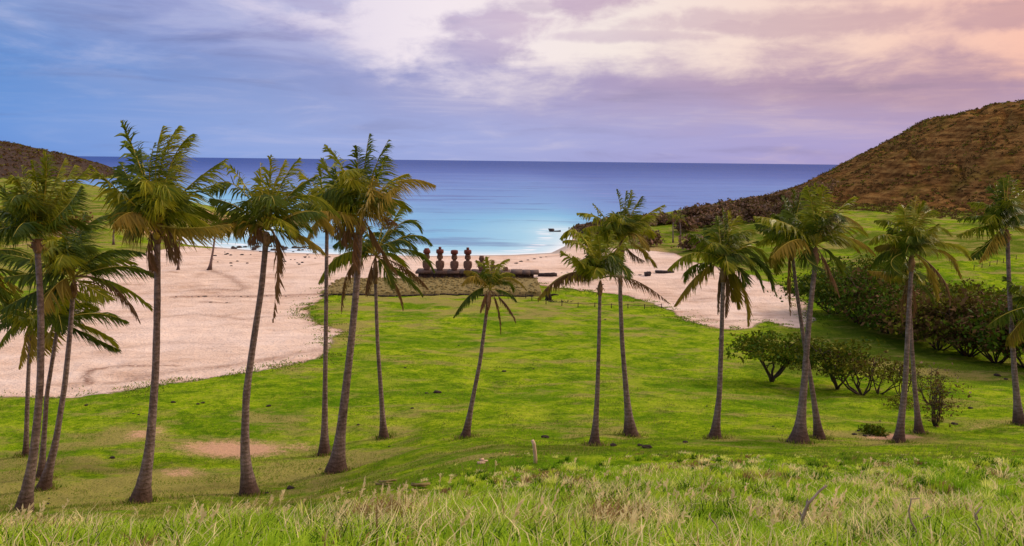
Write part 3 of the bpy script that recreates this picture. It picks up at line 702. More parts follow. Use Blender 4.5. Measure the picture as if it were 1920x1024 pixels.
#==SHRUBS==
# ------------------------------------------------------------------ shrubs and trees
def shrub(name, label, cat, base, H, Wd, mats, group=None, nleaf=2600, stems=6, lean=0.0, crown_lo=.45, seed=0, ls=.13, bare=0.0, spread=1.0, sr=.05, zsp=.8, bsp=1.0):
    rs = np.random.default_rng(seed+900)
    root = thing(name, base, label, cat, group)
    mb = MB(); tips = []
    for k in range(stems):
        a = 6.28*k/stems+rs.uniform(-.5, .5); rr = Wd*.5*rs.uniform(.25, .75)*spread
        tip = np.array([math.cos(a)*rr+lean*H, math.sin(a)*rr, H*rs.uniform(.62, .88)])
        b0 = np.array([math.cos(a), math.sin(a), 0])*rs.uniform(.02, .12)*Wd*.35*spread*bsp - np.array([0, 0, .1])
        tt = np.linspace(0, 1, 8)[:, None]
        P = b0+(tip-b0)*tt+np.array([math.cos(a), math.sin(a), -.35])*np.sin(tt*math.pi)*rs.uniform(.0, .16)*H+rs.normal(0, .02*H, (8, 3))*np.sin(tt*math.pi)
        if bsp < .5:
            w_ = (1-np.clip(tt/.6, 0, 1))**1.5; P[:, :2] *= (1-.85*w_); P[:, 2:] = P[:, 2:]*(1-w_*.0)
        mb.tube(P, np.linspace(sr*H/3, sr*.3*H/3, 8), 6)
        tips.append(P[-1])
        for q in range(4):
            i = rs.integers(3, 7); p = P[i]; d = rs.normal(0, 1, 3); d[2] = abs(d[2])*.7+.2; d /= np.linalg.norm(d)
            l = H*rs.uniform(.18, .36); e = p+d*l*np.array([1.25, 1.25, .8])
            mb.tube(np.array([p, (p+e)/2+rs.normal(0, .03*H, 3), e]), [sr*.4*H/3, sr*.28*H/3, sr*.1*H/3], 4); tips.append(e)
            for w_ in range(2):
                d2 = d+rs.normal(0, .6, 3); d2 /= np.linalg.norm(d2); e2 = e+d2*H*rs.uniform(.08, .18)
                mb.tube(np.array([e, e2]), [sr*.12*H/3, sr*.04*H/3], 3); tips.append(e2)
    mb.build('trunk', M_wood, root, True)
    if nleaf:
        tips = np.array(tips)
        # clumps around the twigs and through a flattened dome
        nc = max(14, len(tips))
        dome = rs.normal(0, 1, (nc, 3)); dome /= np.linalg.norm(dome, axis=1)[:, None]; dome[:, 2] = np.abs(dome[:, 2])*.95-.12
        dome *= rs.uniform(.35, 1.18, (nc, 1))
        dome = dome*np.array([Wd*.5, Wd*.5, H*(1-crown_lo)])+np.array([lean*H, 0, H*crown_lo])
        cen = np.vstack([tips, dome]); cen = cen[cen[:, 2] > H*crown_lo*.75]
        cen = cen[rs.random(len(cen)) > bare]
        per = max(4, nleaf//len(cen)); k = len(cen)*per
        sp = rs.uniform(.05, .12, (len(cen), 1))*np.array([Wd*1.05, Wd*1.05, H*zsp])
        C = (cen[:, None]+rs.normal(0, 1, (len(cen), per, 3))*sp[:, None]*.75).reshape(-1, 3)
        C = C[C[:, 2] > H*crown_lo*.62]; k = len(C)
        A = rs.normal(0, 1, (k, 3)); A /= np.linalg.norm(A, axis=1)[:, None]
        B = np.cross(A, rs.normal(0, 1, (k, 3))); B /= np.linalg.norm(B, axis=1)[:, None]+1e-9
        s_ = ls*np.clip(rs.lognormal(-.35, .5, (k, 1)), .25, 1.8)
        V = np.stack([C-A*s_, C+B*s_*.55, C+A*s_, C-B*s_*.55], 1).reshape(-1, 3)
        Q = np.arange(k)[:, None]*4+np.arange(4)
        mi = rs.choice(len(mats), k, p=[.65, .35] if len(mats) == 2 else None)
        mb = MB(); mb.add(V, Q); mb.qm[0] = mi
        mb.build('crown', list(mats), root)
    return root

def px_shrub(bx, by, top, wpx, **kw):
    b = at(bx, by); m = b[1]/FPX
    return b, (by-top)*m*1.02, wpx*m
SHR = [
 # bx, by, top, width px, label, mats, kwargs
 (1447,716,624,168,'umbrella shaped small tree with flat dark crown and one short forked trunk on the lawn',(M_shrub,M_shrubo),dict(nleaf=5600,stems=5,crown_lo=.56,spread=.9,ls=.15,sr=.10,zsp=.35,bsp=.25)),
 (1570,730,632,150,'bushy small tree behind the crossing palms with yellow green top',(M_shrubo,M_shrub),dict(nleaf=4200,stems=6,crown_lo=.52,zsp=.5,lean=-.25,ls=.15,sr=.07,bsp=.4)),
 (1616,740,650,120,'small tree with several long stems leaning left, right of the crossing palms',(M_shrubo,M_shrubb),dict(nleaf=1800,stems=7,crown_lo=.55,zsp=.4,lean=-.25,ls=.12,bare=.2,sr=.07)),
 (1648,738,664,90,'sparse small tree leaning right between the crossing palms and the pale trunk palm',(M_shrubo,M_shrubb),dict(nleaf=1000,stems=5,crown_lo=.5,lean=.25,ls=.11,bare=.2,sr=.06)),
 (1690,742,672,60,'thin half bare shrub directly behind the pale trunk palm',(M_shrubo,M_shrubb),dict(nleaf=500,stems=5,crown_lo=.4,ls=.10,bare=.3)),
 (1745,760,678,84,'pale bare twiggy shrub right of the forked pale trunk palm',(M_shrubo,M_ridge),dict(nleaf=420,stems=8,crown_lo=.35,ls=.09,bare=.3)),
 (1755,800,700,50,'brown dry upright bush beside the darker rear trunk',(M_shrubb,M_shrubo),dict(nleaf=900,stems=9,crown_lo=.12,ls=.09,spread=.8)),
 (1640,814,797,50,'low dark green bush on red soil in front of the right lawn',(M_shrub,M_shrubo),dict(nleaf=900,stems=6,crown_lo=.2,ls=.09)),
 (1690,765,742,70,'low straggly weed bush behind the pale trunk palm feet',(M_shrubo,M_shrubb),dict(nleaf=420,stems=7,crown_lo=.2,ls=.08)),
]
for i, (bx, by, top, wp, lb, mats, kw) in enumerate(SHR):
    b, H, Wd = px_shrub(bx, by, top, wp)
    shrub('small_tree' if i < 5 else 'shrub', lb, 'tree' if i < 5 else 'shrub', b, H, Wd, mats, 'small trees and shrubs on the right lawn', seed=i, **kw)
TH = [
 (1562,588,505,110,'dark green left end of the thicket beside the right sand patch',(M_shrub,M_shrub)),
 (1610,606,500,120,'dark leafy thicket shrub second from the thicket left end',(M_shrub,M_shrubo)),
 (1660,624,515,120,'dark thicket shrub left of the pale trunk palm',(M_shrub,M_shrubb)),
 (1706,640,535,110,'brownish thicket shrub right behind the pale trunk palm',(M_shrub,M_shrubb)),
 (1760,655,545,120,'olive and brown thicket shrub right of the pale trunk palm',(M_shrubb,M_shrubo)),
 (1815,668,552,120,'reddish brown thicket shrub with bare stems showing underneath',(M_shrubb,M_shrubo)),
 (1868,680,560,115,'dark brown thicket shrub left of the rightmost full palm trunk',(M_shrubb,M_shrub)),
 (1925,690,565,120,'dark thicket shrub at the right edge of the photo',(M_shrub,M_shrubb)),
 (1640,590,490,110,'rear green thicket shrub rising above the left part of the thicket',(M_shrub,M_shrubo)),
 (1740,610,520,130,'rear olive thicket shrub in the middle of the thicket top',(M_shrubo,M_shrubb)),
 (1830,628,530,130,'rear yellow olive thicket shrub near the right green slope',(M_shrubo,M_shrub)),
 (1905,640,545,120,'rear dark thicket shrub behind the rightmost full palm trunk',(M_shrub,M_shrubo)),
]
for i, (bx, by, top, wp, lb, mats) in enumerate(TH):
    b, H, Wd = px_shrub(bx, by, top, wp*1.45)
    H *= rng.uniform(.9, 1.12)
    shrub('thicket_shrub', lb, 'shrub', b, H, Wd, mats, 'tall shrubs of the thicket', nleaf=7500, stems=10, crown_lo=.36, seed=40+i, ls=.25, spread=1.15, bare=.05, sr=.045)
RG = [(1098, 433, 420, 48), (1116, 430, 418, 48), (1133, 432, 409, 54), (1150, 427, 410, 46), (1168, 424, 412, 45), (1186, 426, 403, 55), (1203, 424, 407, 47), (1220, 421, 400, 56), (1238, 421, 404, 52), (1256, 418, 399, 45), (1273, 415, 401, 57), (1290, 415, 387, 47), (1308, 413, 384, 56), (1326, 410, 382, 49), (1343, 406, 380, 45), (1360, 402, 374, 43), (1378, 398, 374, 46), (1396, 398, 372, 47), (1413, 398, 372, 49), (1430, 391, 366, 46), (1448, 390, 362, 47), (1466, 388, 358, 44), (1483, 382, 361, 54), (1500, 379, 355, 47), (1518, 371, 347, 43), (1536, 368, 337, 57), (1285, 434, 408, 44), (1311, 427, 405, 56), (1337, 424, 401, 54), (1363, 424, 392, 47), (1389, 417, 387, 50), (1415, 417, 384, 44), (1441, 406, 379, 57), (1467, 405, 376, 46), (1493, 403, 371, 47), (1300, 470, 438, 60), (1345, 462, 436, 50), (1215, 462, 430, 50), (1160, 450, 420, 50), (1125, 448, 424, 46)]
for i, (bx, by, top, wp) in enumerate(RG):
    b = at(bx, by); m = b[1]/FPX
    shrub('bare_shrub', 'brown leafless shrub along the low ridge between the bay and the right hill', 'shrub', b, (by-top)*m, wp*m, (M_ridge, M_shrubb), 'bare brown shrubs on the ridge',
          nleaf=1100, stems=6, crown_lo=.2, seed=80+i, ls=.50, spread=1.1, sr=.05)
LS = [(20,452,395,90,'dark green tree clump behind the left edge palms'),(60,425,385,80,'second dark tree behind the leftmost crown, below the far hill'),(150,440,400,60,'brown bush on the left field between palm crowns'),
      (365,440,412,60,'brown bush on the low bank left of the bay'),(430,432,404,70,'dark brown bush at the tip of the low bank left of the bay'),(300,436,410,60,'brown bush on the bank behind the tall left palm')]
for i, (bx, by, top, wp, lb) in enumerate(LS):
    b = at(bx, by); m = b[1]/FPX
    shrub('bush', lb, 'bush', b, (by-top)*m, wp*m, (M_shrub, M_shrubo) if i < 2 else (M_shrubb, M_shrubo), 'bushes on the far left shore', nleaf=1300, stems=6, crown_lo=.25, seed=120+i, ls=.38)

# low scrub on the hills: one uncountable mass
def scrub():
    n = 14000
    X = rng.uniform(105, 420, n*2); Y = rng.uniform(250, 470, n*2)
    hr, hl = hills(X, Y); k = (hr > 3)&(fbm(X/9, Y/9, 3) > -.06); X = X[k][:n]; Y = Y[k][:n]
    Xl = rng.uniform(-800, -440, 5000); Yl = rng.uniform(640, 980, 5000); _, hl = hills(Xl, Yl); k = hl > 3
    ls = np.concatenate([np.full(len(X), .55), np.full(k.sum(), 1.3)])
    X = np.concatenate([X, Xl[k]]); Y = np.concatenate([Y, Yl[k]]); Z = height(X, Y)
    per = 9; c = np.repeat(np.stack([X, Y, Z+.1], 1), per, 0); kk = len(c)
    s = np.repeat(ls, per)[:, None]
    c = c+rng.normal(0, .55, (kk, 3))*s*np.array([1.4, 1, .45])+np.array([0, 0, .25])*s
    A = rng.normal(0, 1, (kk, 3)); A /= np.linalg.norm(A, axis=1)[:, None]
    B = np.cross(A, rng.normal(0, 1, (kk, 3))); B /= np.linalg.norm(B, axis=1)[:, None]
    z = s*rng.uniform(.3, .8, (kk, 1))
    V = np.stack([c-A*z, c+B*z*.7, c+A*z, c-B*z*.7], 1).reshape(-1, 3)
    mb = MB(); mb.add(V, np.arange(kk)[:, None]*4+np.arange(4))
    mb.qm[0] = np.repeat(rng.choice(2, len(X), p=[.72, .28]), per)
    tag(mb.build('hill_scrub', [M_shrubb, M_shrubo]), 'low brown and olive scrub covering the hills', 'scrub', kind='stuff')
scrub()

#==STONES==
# ------------------------------------------------------------------ rocks, clods
def rock_mesh(name, mat, seed, sub=2, flat=.6, amp=.35):
    bm = bmesh.new(); bmesh.ops.create_icosphere(bm, subdivisions=sub, radius=1)
    for v in bm.verts:
        p = v.co.copy(); k = 1+amp*mnoise.noise(p*1.3+Vector((seed*7.1, 0, 0)))+amp*.4*mnoise.noise(p*3+Vector((0, seed*3.3, 0)))
        v.co = p*k; v.co.z *= flat
    me = bpy.data.meshes.new(name); bm.to_mesh(me); bm.free(); me.materials.append(mat); return me
ROCKS = [rock_mesh('rock', M_rock, i) for i in range(5)]
CLODS = [rock_mesh('clod', M_clod, i+20, 2, .55, .5) for i in range(4)]
def place(me, name, p, sc, label, cat, group, rz=None, sink=.25):
    o = bpy.data.objects.new(name, me); COL.objects.link(o)
    o.location = (p[0], p[1], p[2]+sc[2]*(.45-sink)); o.scale = sc; o.rotation_euler.z = rng.uniform(0, 6.28) if rz is None else rz
    return tag(o, label, cat, group)
def scatter(pts, lab, grp, kmin, kmax):
    for i, (x, y, s) in enumerate(pts):
        p = at(x, y); m = p[1]/FPX*s*.5
        place(ROCKS[i % 5], 'boulder', p, (m, m*rng.uniform(.8, 1.1), m*rng.uniform(kmin, kmax)), lab, 'rock', grp)
rp = [(rng.uniform(430, 600), rng.uniform(463, 470), rng.uniform(5, 12)) for _ in range(34)]+[(rng.uniform(395, 620), rng.uniform(472, 500), rng.uniform(3, 7)) for _ in range(32)]
scatter(rp, 'dark basalt boulder among the loose rocks along the left waterline', 'boulders on the left shoreline', .7, 1.0)
hp = [(1070+rng.uniform(0, 60), 436-rng.uniform(0, 10)+rng.uniform(0, 5), rng.uniform(9, 20)) for _ in range(22)]
scatter(hp, 'black rock of the small rocky point right of the bay', 'rocks of the right headland', .7, 1.1)
lp = [(190+rng.uniform(0, 30), 332+rng.uniform(-4, 3), rng.uniform(4, 9)) for _ in range(8)]
for x, y, s in lp:
    p = on_z(x, y, 0.0); m = p[1]/FPX*s*.5; place(ROCKS[int(s) % 5], 'boulder', p, (m*1.6, m, m*.6), 'dark rock at the sea end of the far left hill', 'rock', 'rocks below the far left hill')
scatter([(968,494,7),(977,491,8),(990,488,6),(1002,486,6),(1014,483,5),(1024,482,4)], 'small dark stone in the row running across sand right of the statues', 'row of stones on the sand', .6, .8)
scatter([(1053,512,4),(1064,511,5),(1072,512,5),(1104,513,5),(1200,516,6)], 'small dark stone lying on sand behind the thin palm', 'small stones behind the lawn', .5, .7)
scatter([(384,556,9),(372,557,5),(360,556,4),(410,556,4),(452,556,5),(465,556,5),(520,556,4),(536,556,4),(395,567,6),(425,568,5),(440,557,3),(330,556,3),(500,555,3),(560,556,3)],
        'small dark rock in the line of debris across the left sand', 'rocks on the left sand', .35, .7)
for (x, y, w_, h_, lb) in [(1026,518,36,6,'long dark slab on sand just right of the statue platform'),(1088,516,15,7,'short dark block on sand behind the thin palm'),
                           (1214,517,12,7,'dark leaning block on sand right of the two bay palms'),(1246,512,34,4,'long low dark beam on sand left of the shaggy palm')]:
    p = at(x, y); m = p[1]/FPX
    mb = MB(); mb.box((0, 0, h_*m*.45), (w_*m, 1.1, h_*m), 0, jit=.12)
    for k in range(3): mb.box((rng.uniform(-.4, .4)*w_*m, 0, h_*m*.9), (w_*m*.25, .8, h_*m*.35), rng.uniform(-.3, .3), jit=.1)
    tag(mb.build('stone_slab', M_rock, origin=p), lb, 'stone', 'fallen slabs on the sand')
p = on_z(1038, 434.5, 0.0); m = p[1]/FPX
mb = MB(); mb.box((-4*m, 0, .35), (8*m, 1.6, 1.5), .2, jit=.35); mb.box((6*m, .2, .1), (15*m, 1.0, .7), .05, jit=.2)
tag(mb.build('sea_rock', M_rock, origin=p), 'low dark rock lying alone in the turquoise water', 'rock')
clod_px = [(820,737,16),(800,738,8),(945,697,9),(1285,830,12),(211,859,11),(1200,836,12),(1213,840,20),(1150,836,16),(1022,821,16),(795,882,6),(730,838,6),(760,690,6),(1650,790,5),(1688,860,9),(1640,862,6),(1820,766,11),
           (1886,712,10),(1790,796,12),(1870,705,14),(1135,600,5),(773,766,7),(672,797,7),(325,755,10),(162,760,8),(371,758,8),(380,756,8),(260,778,6),(250,776,5),(504,762,10),(545,917,18),(90,945,6),(92,935,5),
           (1865,860,7),(1918,905,10),(1610,808,9),(1602,815,10),(1622,818,9),(1000,692,4),(895,695,5),(600,880,6),(1450,800,5),(655,925,9),(700,905,5),(500,925,9),(1045,790,4),(1325,762,5),(860,648,4)]
for i, (x, y, s) in enumerate(clod_px):
    p = at(x, y); m = p[1]/FPX*s*.5
    place(CLODS[i % 4], 'clod', p, (m, m*.8, m*.7), 'dark clod of dung or earth lying on the grass', 'clod', 'dark clods on the lawn', sink=.15)
# broken pale wood near the tall grass
for (x, y, w_, lb) in [(722,913,46,'bleached broken plank lying in grass, left of the reddish wood'),(795,916,62,'reddish splintered wood lying in grass, right of the bleached plank'),(906,868,22,'short pale stick lying flat on the lawn')]:
    p = at(x, y); m = p[1]/FPX; mb = MB()
    for k in range(4):
        a = rng.uniform(-.35, .35); mb.box((rng.uniform(-.2, .2)*w_*m, rng.uniform(-.25, .25), .05+.03*k), (w_*m*rng.uniform(.35, .75), .09, .035), a, jit=.02)
    tag(mb.build('broken_wood', M_palew if 'reddish' not in lb else M_pave, origin=p), lb, 'driftwood', 'wood pieces on the lawn')
# pale stake
p = at(1002, 868); m = p[1]/FPX
mb = MB(); P = np.array([(0.05, 0, -.2), (.03, 0, .3), (-.03, 0, .75), (-.09, 0, 46*m)]); mb.tube(P, [.075, .07, .065, .06], 9)
tag(mb.build('stake', M_palew, origin=p), 'pale weathered wooden stake standing at the edge of the tall grass', 'post')

#==AHU==
# ------------------------------------------------------------------ statue platform
YA = 147.0
def plat_pt(px, py, Y=YA): return on_plane(px, py, Y)
zt = plat_pt(850, 506.5)[2]; zb = plat_pt(850, 521)[2]
xl = plat_pt(786, 510)[0]; xr = plat_pt(994, 512)[0]
root = thing('statue_platform', ((xl+xr)/2, YA, zb), 'long dark stone platform carrying the row of statues', 'stone platform')
mb = MB(); x = xl
while x < xr:
    wdt = rng.uniform(.8, 1.7); mb.box((x+wdt/2-(xl+xr)/2, rng.uniform(-.05, .05), -.45+(zt-zb)*.26), (wdt-.03, 3.4, .9+(zt-zb)*.92), 0, jit=.05); x += wdt
mb.build('wall', M_wall, root)
mb = MB(); x = xl-.4
while x < xr+.2:
    wdt = rng.uniform(1.4, 3.0); mb.box((x+wdt/2-(xl+xr)/2, -.15, (zt-zb)*.86+rng.uniform(-.06, .0)), (wdt-.02, 4.3, (zt-zb)*.28), 0, jit=.06); x += wdt
mb.build('cap_slab', M_wall, root)
# ramp of cobbles
bl, br = plat_pt(606, 551, 134), plat_pt(1014, 549, 134); tl_, tr_ = plat_pt(640, 521, YA-1.9), plat_pt(1006, 521, YA-1.9)
root = thing('stone_ramp', ((bl[0]+br[0])/2, 138, gz(0, 134)), 'broad sloping ramp of brown cobbles below the statues', 'stone ramp')
o3 = np.array(root.location); mb = MB()
nx, ny = 90, 24; g = np.zeros((ny, nx, 3))
for j in range(ny):
    f = j/(ny-1); a = np.array(bl)*(1-f)+np.array(tl_)*f; b = np.array(br)*(1-f)+np.array(tr_)*f
    e = np.linspace(0, 1, nx)[:, None]; g[j] = a+(b-a)*e
    g[j, :, 2] += rng.normal(0, .05, nx)+.25*math.sin(f*math.pi)
g[0, :, 1] += .9*fbm(g[0, :, 0]/2.5, g[0, :, 0]*0+3, 3); g[0, :, 2] = height(g[0, :, 0], g[0, :, 1])-.3; g[-1, :, 2] += .5*fbm(g[-1, :, 0]/2, g[-1, :, 0]*0+8, 3)
i = np.arange(ny-1)[:, None]*nx; j = np.arange(nx-1)[None]
mb.add((g-o3).reshape(-1, 3), np.stack([i+j, i+j+1, i+nx+j+1, i+nx+j], -1).reshape(-1, 4))
# side skirts so that it is a solid mound
for col_ in (0, nx-1):
    e = g[:, col_].copy(); d = e.copy(); d[:, 2] = height(d[:, 0], d[:, 1])-.5; d[:, 0] += -.8 if col_ == 0 else .8
    V = np.vstack([e, d])-o3; k = np.arange(ny-1); mb.add(V, np.stack([k, k+1, k+ny+1, k+ny], -1))
ic = bmesh.new(); bmesh.ops.create_icosphere(ic, subdivisions=1, radius=1); iv = np.array([v.co for v in ic.verts]); it = np.array([[v.index for v in f.verts] for f in ic.faces]); ic.free()
for k in range(900):
    jj, ii = rng.integers(0, ny), rng.integers(0, nx); c = g[jj, ii]-o3+np.array([rng.uniform(-.3, .3), rng.uniform(-.3, .3), 0]); s = rng.uniform(.10, .30)
    mb.add(iv*np.array([s*1.3, s, s*.7])*(1+rng.uniform(-.15, .15, (len(iv), 1)))+c, None, it)
mb.build('paving', M_pave, root)
# kerb along the ramp foot
a, b = at(600, 556), at(1000, 556); mb = MB(); n = 34
for k in range(n):
    f = (k+.5)/n; q = a+(b-a)*f; mb.box((q[0]-a[0], q[1]-a[1]+rng.uniform(-.1, .1), gz(q[0], q[1])-a[2]+.05), ((b[0]-a[0])/n*.97, .5, .30), 0, jit=.07)
tag(mb.build('kerb', M_clod, origin=a), 'low dark kerb of stones along the foot of the cobble ramp', 'kerb')

def moai(label, px, top, bot, hat, head_k=1.0, only=None, seed=0):
    Yp = YA; m = Yp/FPX; b = plat_pt(px, bot); b[2] = zt+.005
    root = thing('stone_statue', b, label, 'statue', 'row of statues on the stone platform')
    H = (bot-top)*m
    rs = np.random.default_rng(seed+300)
    # profile (height fraction of full 4.2 m figure incl. hat), half width, half depth, y offset
    if only == 'stump': prof = [(0,.50,.42,0),(.25,.52,.44,0),(.5,.47,.40,.02),(.68,.40,.3,0),(.75,.2,.15,0)]; hs = 1.0
    else:
        prof = [(0,.54,.42,0),(.25,.55,.44,-.03),(.8,.60,.44,-.03),(1.25,.68,.42,0),(1.5,.72,.40,.02),(1.62,.66,.36,.03),(1.70,.36,.30,.02),(1.78,.30,.27,-.02),
                (1.92,.36,.34,-.06),(2.15,.42,.38,-.07),(2.4,.44,.38,-.05),(2.58,.45,.40,-.06),(2.70,.47,.42,-.08),(2.80,.46,.38,-.03),(2.90,.42,.35,0),(2.98,.36,.3,0)]
        hs = 1.0
    fig = prof[-1][0]
    hatH = {'knob': 1.18, 'flat': .78, 'cone': .95, None: 0}[hat]
    sc = H/(fig+hatH)
    mb = MB(); k = 16; th = np.arange(k)*2*math.pi/k; rings = []
    for z, a, d, yo in prof:
        ca, sa = np.cos(th), np.sin(th); e = .62
        x = np.sign(ca)*np.abs(ca)**e*a; y = np.sign(sa)*np.abs(sa)**e*d+yo
        rings.append(np.stack([x, y, np.full(k, z)], 1))
    V = np.vstack(rings)*sc; V = V+rs.normal(0, .014, V.shape)
    n = len(prof); i = np.arange(n-1)[:, None]*k; j = np.arange(k)[None]; j2 = (j+1) % k
    Q = np.stack([i+j, i+j2, i+k+j2, i+k+j], -1).reshape(-1, 4)
    V = np.vstack([V, [[0, 0, prof[-1][0]*sc]]]); T = [(n*k, (n-1)*k+x, (n-1)*k+(x+1) % k) for x in range(k)]
    mb.add(V, Q, T)
    mb.build('body', M_moai, root, True)
    if only is None:
        # nose, brow, ears, arms
        mb = MB(); mb.tube(np.array([(0,-.46,2.66),(0,-.55,2.4),(0,-.60,2.22),(0,-.44,2.16)])*sc, np.array([.06,.075,.11,.06])*sc, 7); mb.build('nose', M_moai, root, True)
        mb = MB(); mb.tube(np.array([(-.42,-.40,2.64),(-.2,-.50,2.68),(0,-.52,2.67),(.2,-.50,2.68),(.42,-.40,2.64)])*sc, np.array([.06,.08,.07,.08,.06])*sc, 7); mb.build('brow', M_moai, root, True)
        for s in (-1, 1):
            mb = MB(); mb.tube(np.array([(s*.44,-.02,2.62),(s*.49,-.02,2.4),(s*.47,-.03,2.1),(s*.42,-.03,1.98)])*sc, np.array([.05,.07,.06,.04])*sc, 6); mb.build('ear', M_moai, root, True)
            mb = MB(); mb.tube(np.array([(s*.66,-.05,1.5),(s*.68,-.12,1.0),(s*.62,-.25,.5),(s*.35,-.42,.25),(s*.1,-.45,.22)])*sc, np.array([.12,.12,.11,.09,.06])*sc, 7); mb.build('arm', M_moai, root, True)
    if hat:
        mb = MB(); z0 = fig-.03
        if hat == 'cone': zs, rs_ = [0,.12,.5,.75,.92,.95], [.52,.66,.64,.46,.40,.2]
        else: zs, rs_ = [0,.08,.4,.72,.78], [.52,.66,.69,.64,.40]
        mb.tube(np.stack([np.zeros(len(zs)), np.full(len(zs), -.06), np.array(zs)+z0], 1)*sc, np.array(rs_)*sc, 16)
        hp_ = mb.build('topknot', M_pukao, root, True)
        if hat == 'knob':
            mb = MB(); mb.tube(np.array([(0,-.06,z0+.74),(0,-.06,z0+.95),(0,-.06,z0+1.16),(0,-.06,z0+1.2)])*sc, np.array([.22,.26,.27,.16])*sc, 12); mb.build('knob', M_pukao, hp_, True)
moai('leftmost statue of the row, tapering topknot, partly behind a palm frond', 800.5, 465, 506.5, 'cone', seed=1)
moai('second statue from the left, red topknot with a small knob on top', 825, 462.5, 506.5, 'knob', seed=2)
moai('middle statue with a plain flat red topknot', 852, 468, 506.5, 'flat', seed=3)
moai('statue with knobbed red topknot right of the flat topped one', 877, 463, 506.5, 'knob', seed=4)
moai('hatless statue, shorter than its left neighbours, half behind the short palm', 903, 478.5, 506.5, None, seed=5)
moai('broken hatless statue hidden mostly behind the crown of the short palm', 924, 487, 506.5, None, seed=6)
moai('stump of a broken statue at the right end of the platform', 948, 499, 506.5, None, only='stump', seed=7)

# lone dark stump with a log on the lawn below the ramp
p = at(1028, 563); m = p[1]/FPX; mb = MB()
mb.tube(np.array([(0,0,-.2),(.05,0,.5),(-.1,0,1.1),(.1,.1,1.75)]), [.62,.55,.5,.3], 9); mb.tube(np.array([(.1,0,.75),(.9,.1,.95),(1.7,.1,.9)]), [.22,.16,.08], 6); mb.tube(np.array([(-.1,0,1.1),(-.5,.1,1.6)]), [.25,.1], 6)
tag(mb.build('tree_stump', M_clod, origin=p, smooth=True), 'dark dead stump with a side limb at the top of the lawn', 'stump')
p = at(1046, 566); mb = MB()
for k in range(26):
    a = rng.uniform(0, 6.28); q = np.array([rng.uniform(-2.2, 2.2), rng.uniform(-.6, .6), 0]); mb.tube(np.array([q, q+[math.cos(a)*.4, math.sin(a)*.3, rng.uniform(.15, .4)]]), [.05, .02], 4)
tag(mb.build('brush_pile', M_clod, origin=p), 'flat dark heap of brushwood beside the dead stump', 'brushwood', kind='stuff')
# rope fences
def rope_fence(label, pts, n, h, grp=None):
    W = np.array([at(x, y) for x, y in pts]); s = np.concatenate([[0], np.cumsum(np.linalg.norm(np.diff(W, axis=0), axis=1))]); g_ = np.linspace(0, s[-1], n)
    P = np.stack([np.interp(g_, s, W[:, i]) for i in range(3)], 1); P[:, 2] = height(P[:, 0], P[:, 1])
    root = thing('rope_fence', P[0], label, 'fence', grp)
    for q in P:
        mb = MB(); mb.tube(np.array([q-P[0]-[0, 0, .3], q-P[0]+[rng.uniform(-.04, .04), 0, h]]), [.075, .06], 7); mb.build('post', M_clod, root, True)
    mb = MB()
    for a, b in zip(P[:-1], P[1:]):
        f = np.linspace(0, 1, 6)[:, None]; c = a+(b-a)*f-P[0]; c[:, 2] += h*.82-.12*np.sin(f[:, 0]*math.pi); mb.tube(c, .035, 4)
    mb.build('rope', M_rope, root, True)
rope_fence('low rope fence on dark posts across the upper lawn behind the thin palm', [(975,556),(1020,570),(1080,576),(1240,578)], 12, .75)
rope_fence('low fence climbing the green slope beside the right edge palm', [(1826,506),(1862,497),(1905,487)], 7, 1.0)
rope_fence('fence of thin posts on the far left field beside the cow', [(20,471),(52,468),(88,462),(130,458)], 6, 1.5)
# cow
def cow():
    p = at(103, 474); root = thing('cow', p, 'black cow with white face standing on the far left field', 'cow', rz=0)
    mb = MB()
    mb.tube(np.array([(-1.05,0,1.15),(-.95,0,1.12),(-.5,0,1.02),(0,0,1.0),(.5,0,1.04),(.8,0,1.12),(1.05,0,1.22),(1.25,0,1.3)]), [.12,.30,.38,.40,.38,.34,.24,.16], 12)
    for x, fx in ((-.8, .12), (.65, -.05)):
        for y in (-.2, .2):
            mb.tube(np.array([(x, y, 1.0), (x-fx*.3, y, .62), (x-fx, y, .38), (x, y, .04)]), [.17, .11, .07, .065], 7)
    mb.tube(np.array([(-1.08,0,1.25),(-1.16,0,.9),(-1.13,0,.5)]), [.04,.025,.05], 5)
    mb.build('body', M_hideb, root, True)
    mb = MB(); mb.tube(np.array([(1.15,0,1.34),(1.3,0,1.34),(1.5,0,1.2),(1.66,0,1.06),(1.7,0,1.04)]), [.13,.17,.14,.10,.06], 9)
    for y in (-1, 1): mb.tube(np.array([(1.25, y*.13, 1.42), (1.2, y*.3, 1.42)]), [.06, .02], 5)
    mb.build('head', M_hidew, root, True)
cow()
# dead forked branches standing in the tall grass
def branch(label, pts, r0):
    b = at(*pts[0][0]); Y = b[1]; root_o = None; mb = MB()
    for k, line in enumerate(pts):
        P = np.array([on_plane(x, y, Y+.15*k) for x, y in line]); s = np.linspace(0, len(P)-1, 10)
        P = np.stack([np.interp(s, range(len(P)), P[:, i]) for i in range(3)], 1); P[1:-1] += rng.normal(0, .012, (8, 3))
        mb.tube(P-b, np.linspace(r0, r0*.4, 10)*(1 if k == 0 else .7), 6)
    tag(mb.build('dead_branch', M_greyw, origin=b, smooth=True), label, 'branch', 'dead stalks in the tall grass')
branch('grey dead branch forking up right, standing in the tall grass right of centre', [[(1496,1024),(1504,975),(1515,945),(1550,910)], [(1512,955),(1515,935)], [(1510,1005),(1500,960)]], .045)
branch('pale thin forked stalk in the tall grass near the right bottom corner', [[(1842,1040),(1838,1000),(1828,966),(1842,950)], [(1832,975),(1826,960)]], .022)
branch('pale bent stalk with a curled tip in the right tall grass', [[(1735,1030),(1716,990),(1702,962),(1710,938),(1725,934)]], .02)
branch('short straw coloured arching stalk in the right tall grass', [[(1700,1010),(1715,985),(1730,972),(1746,970)]], .022)
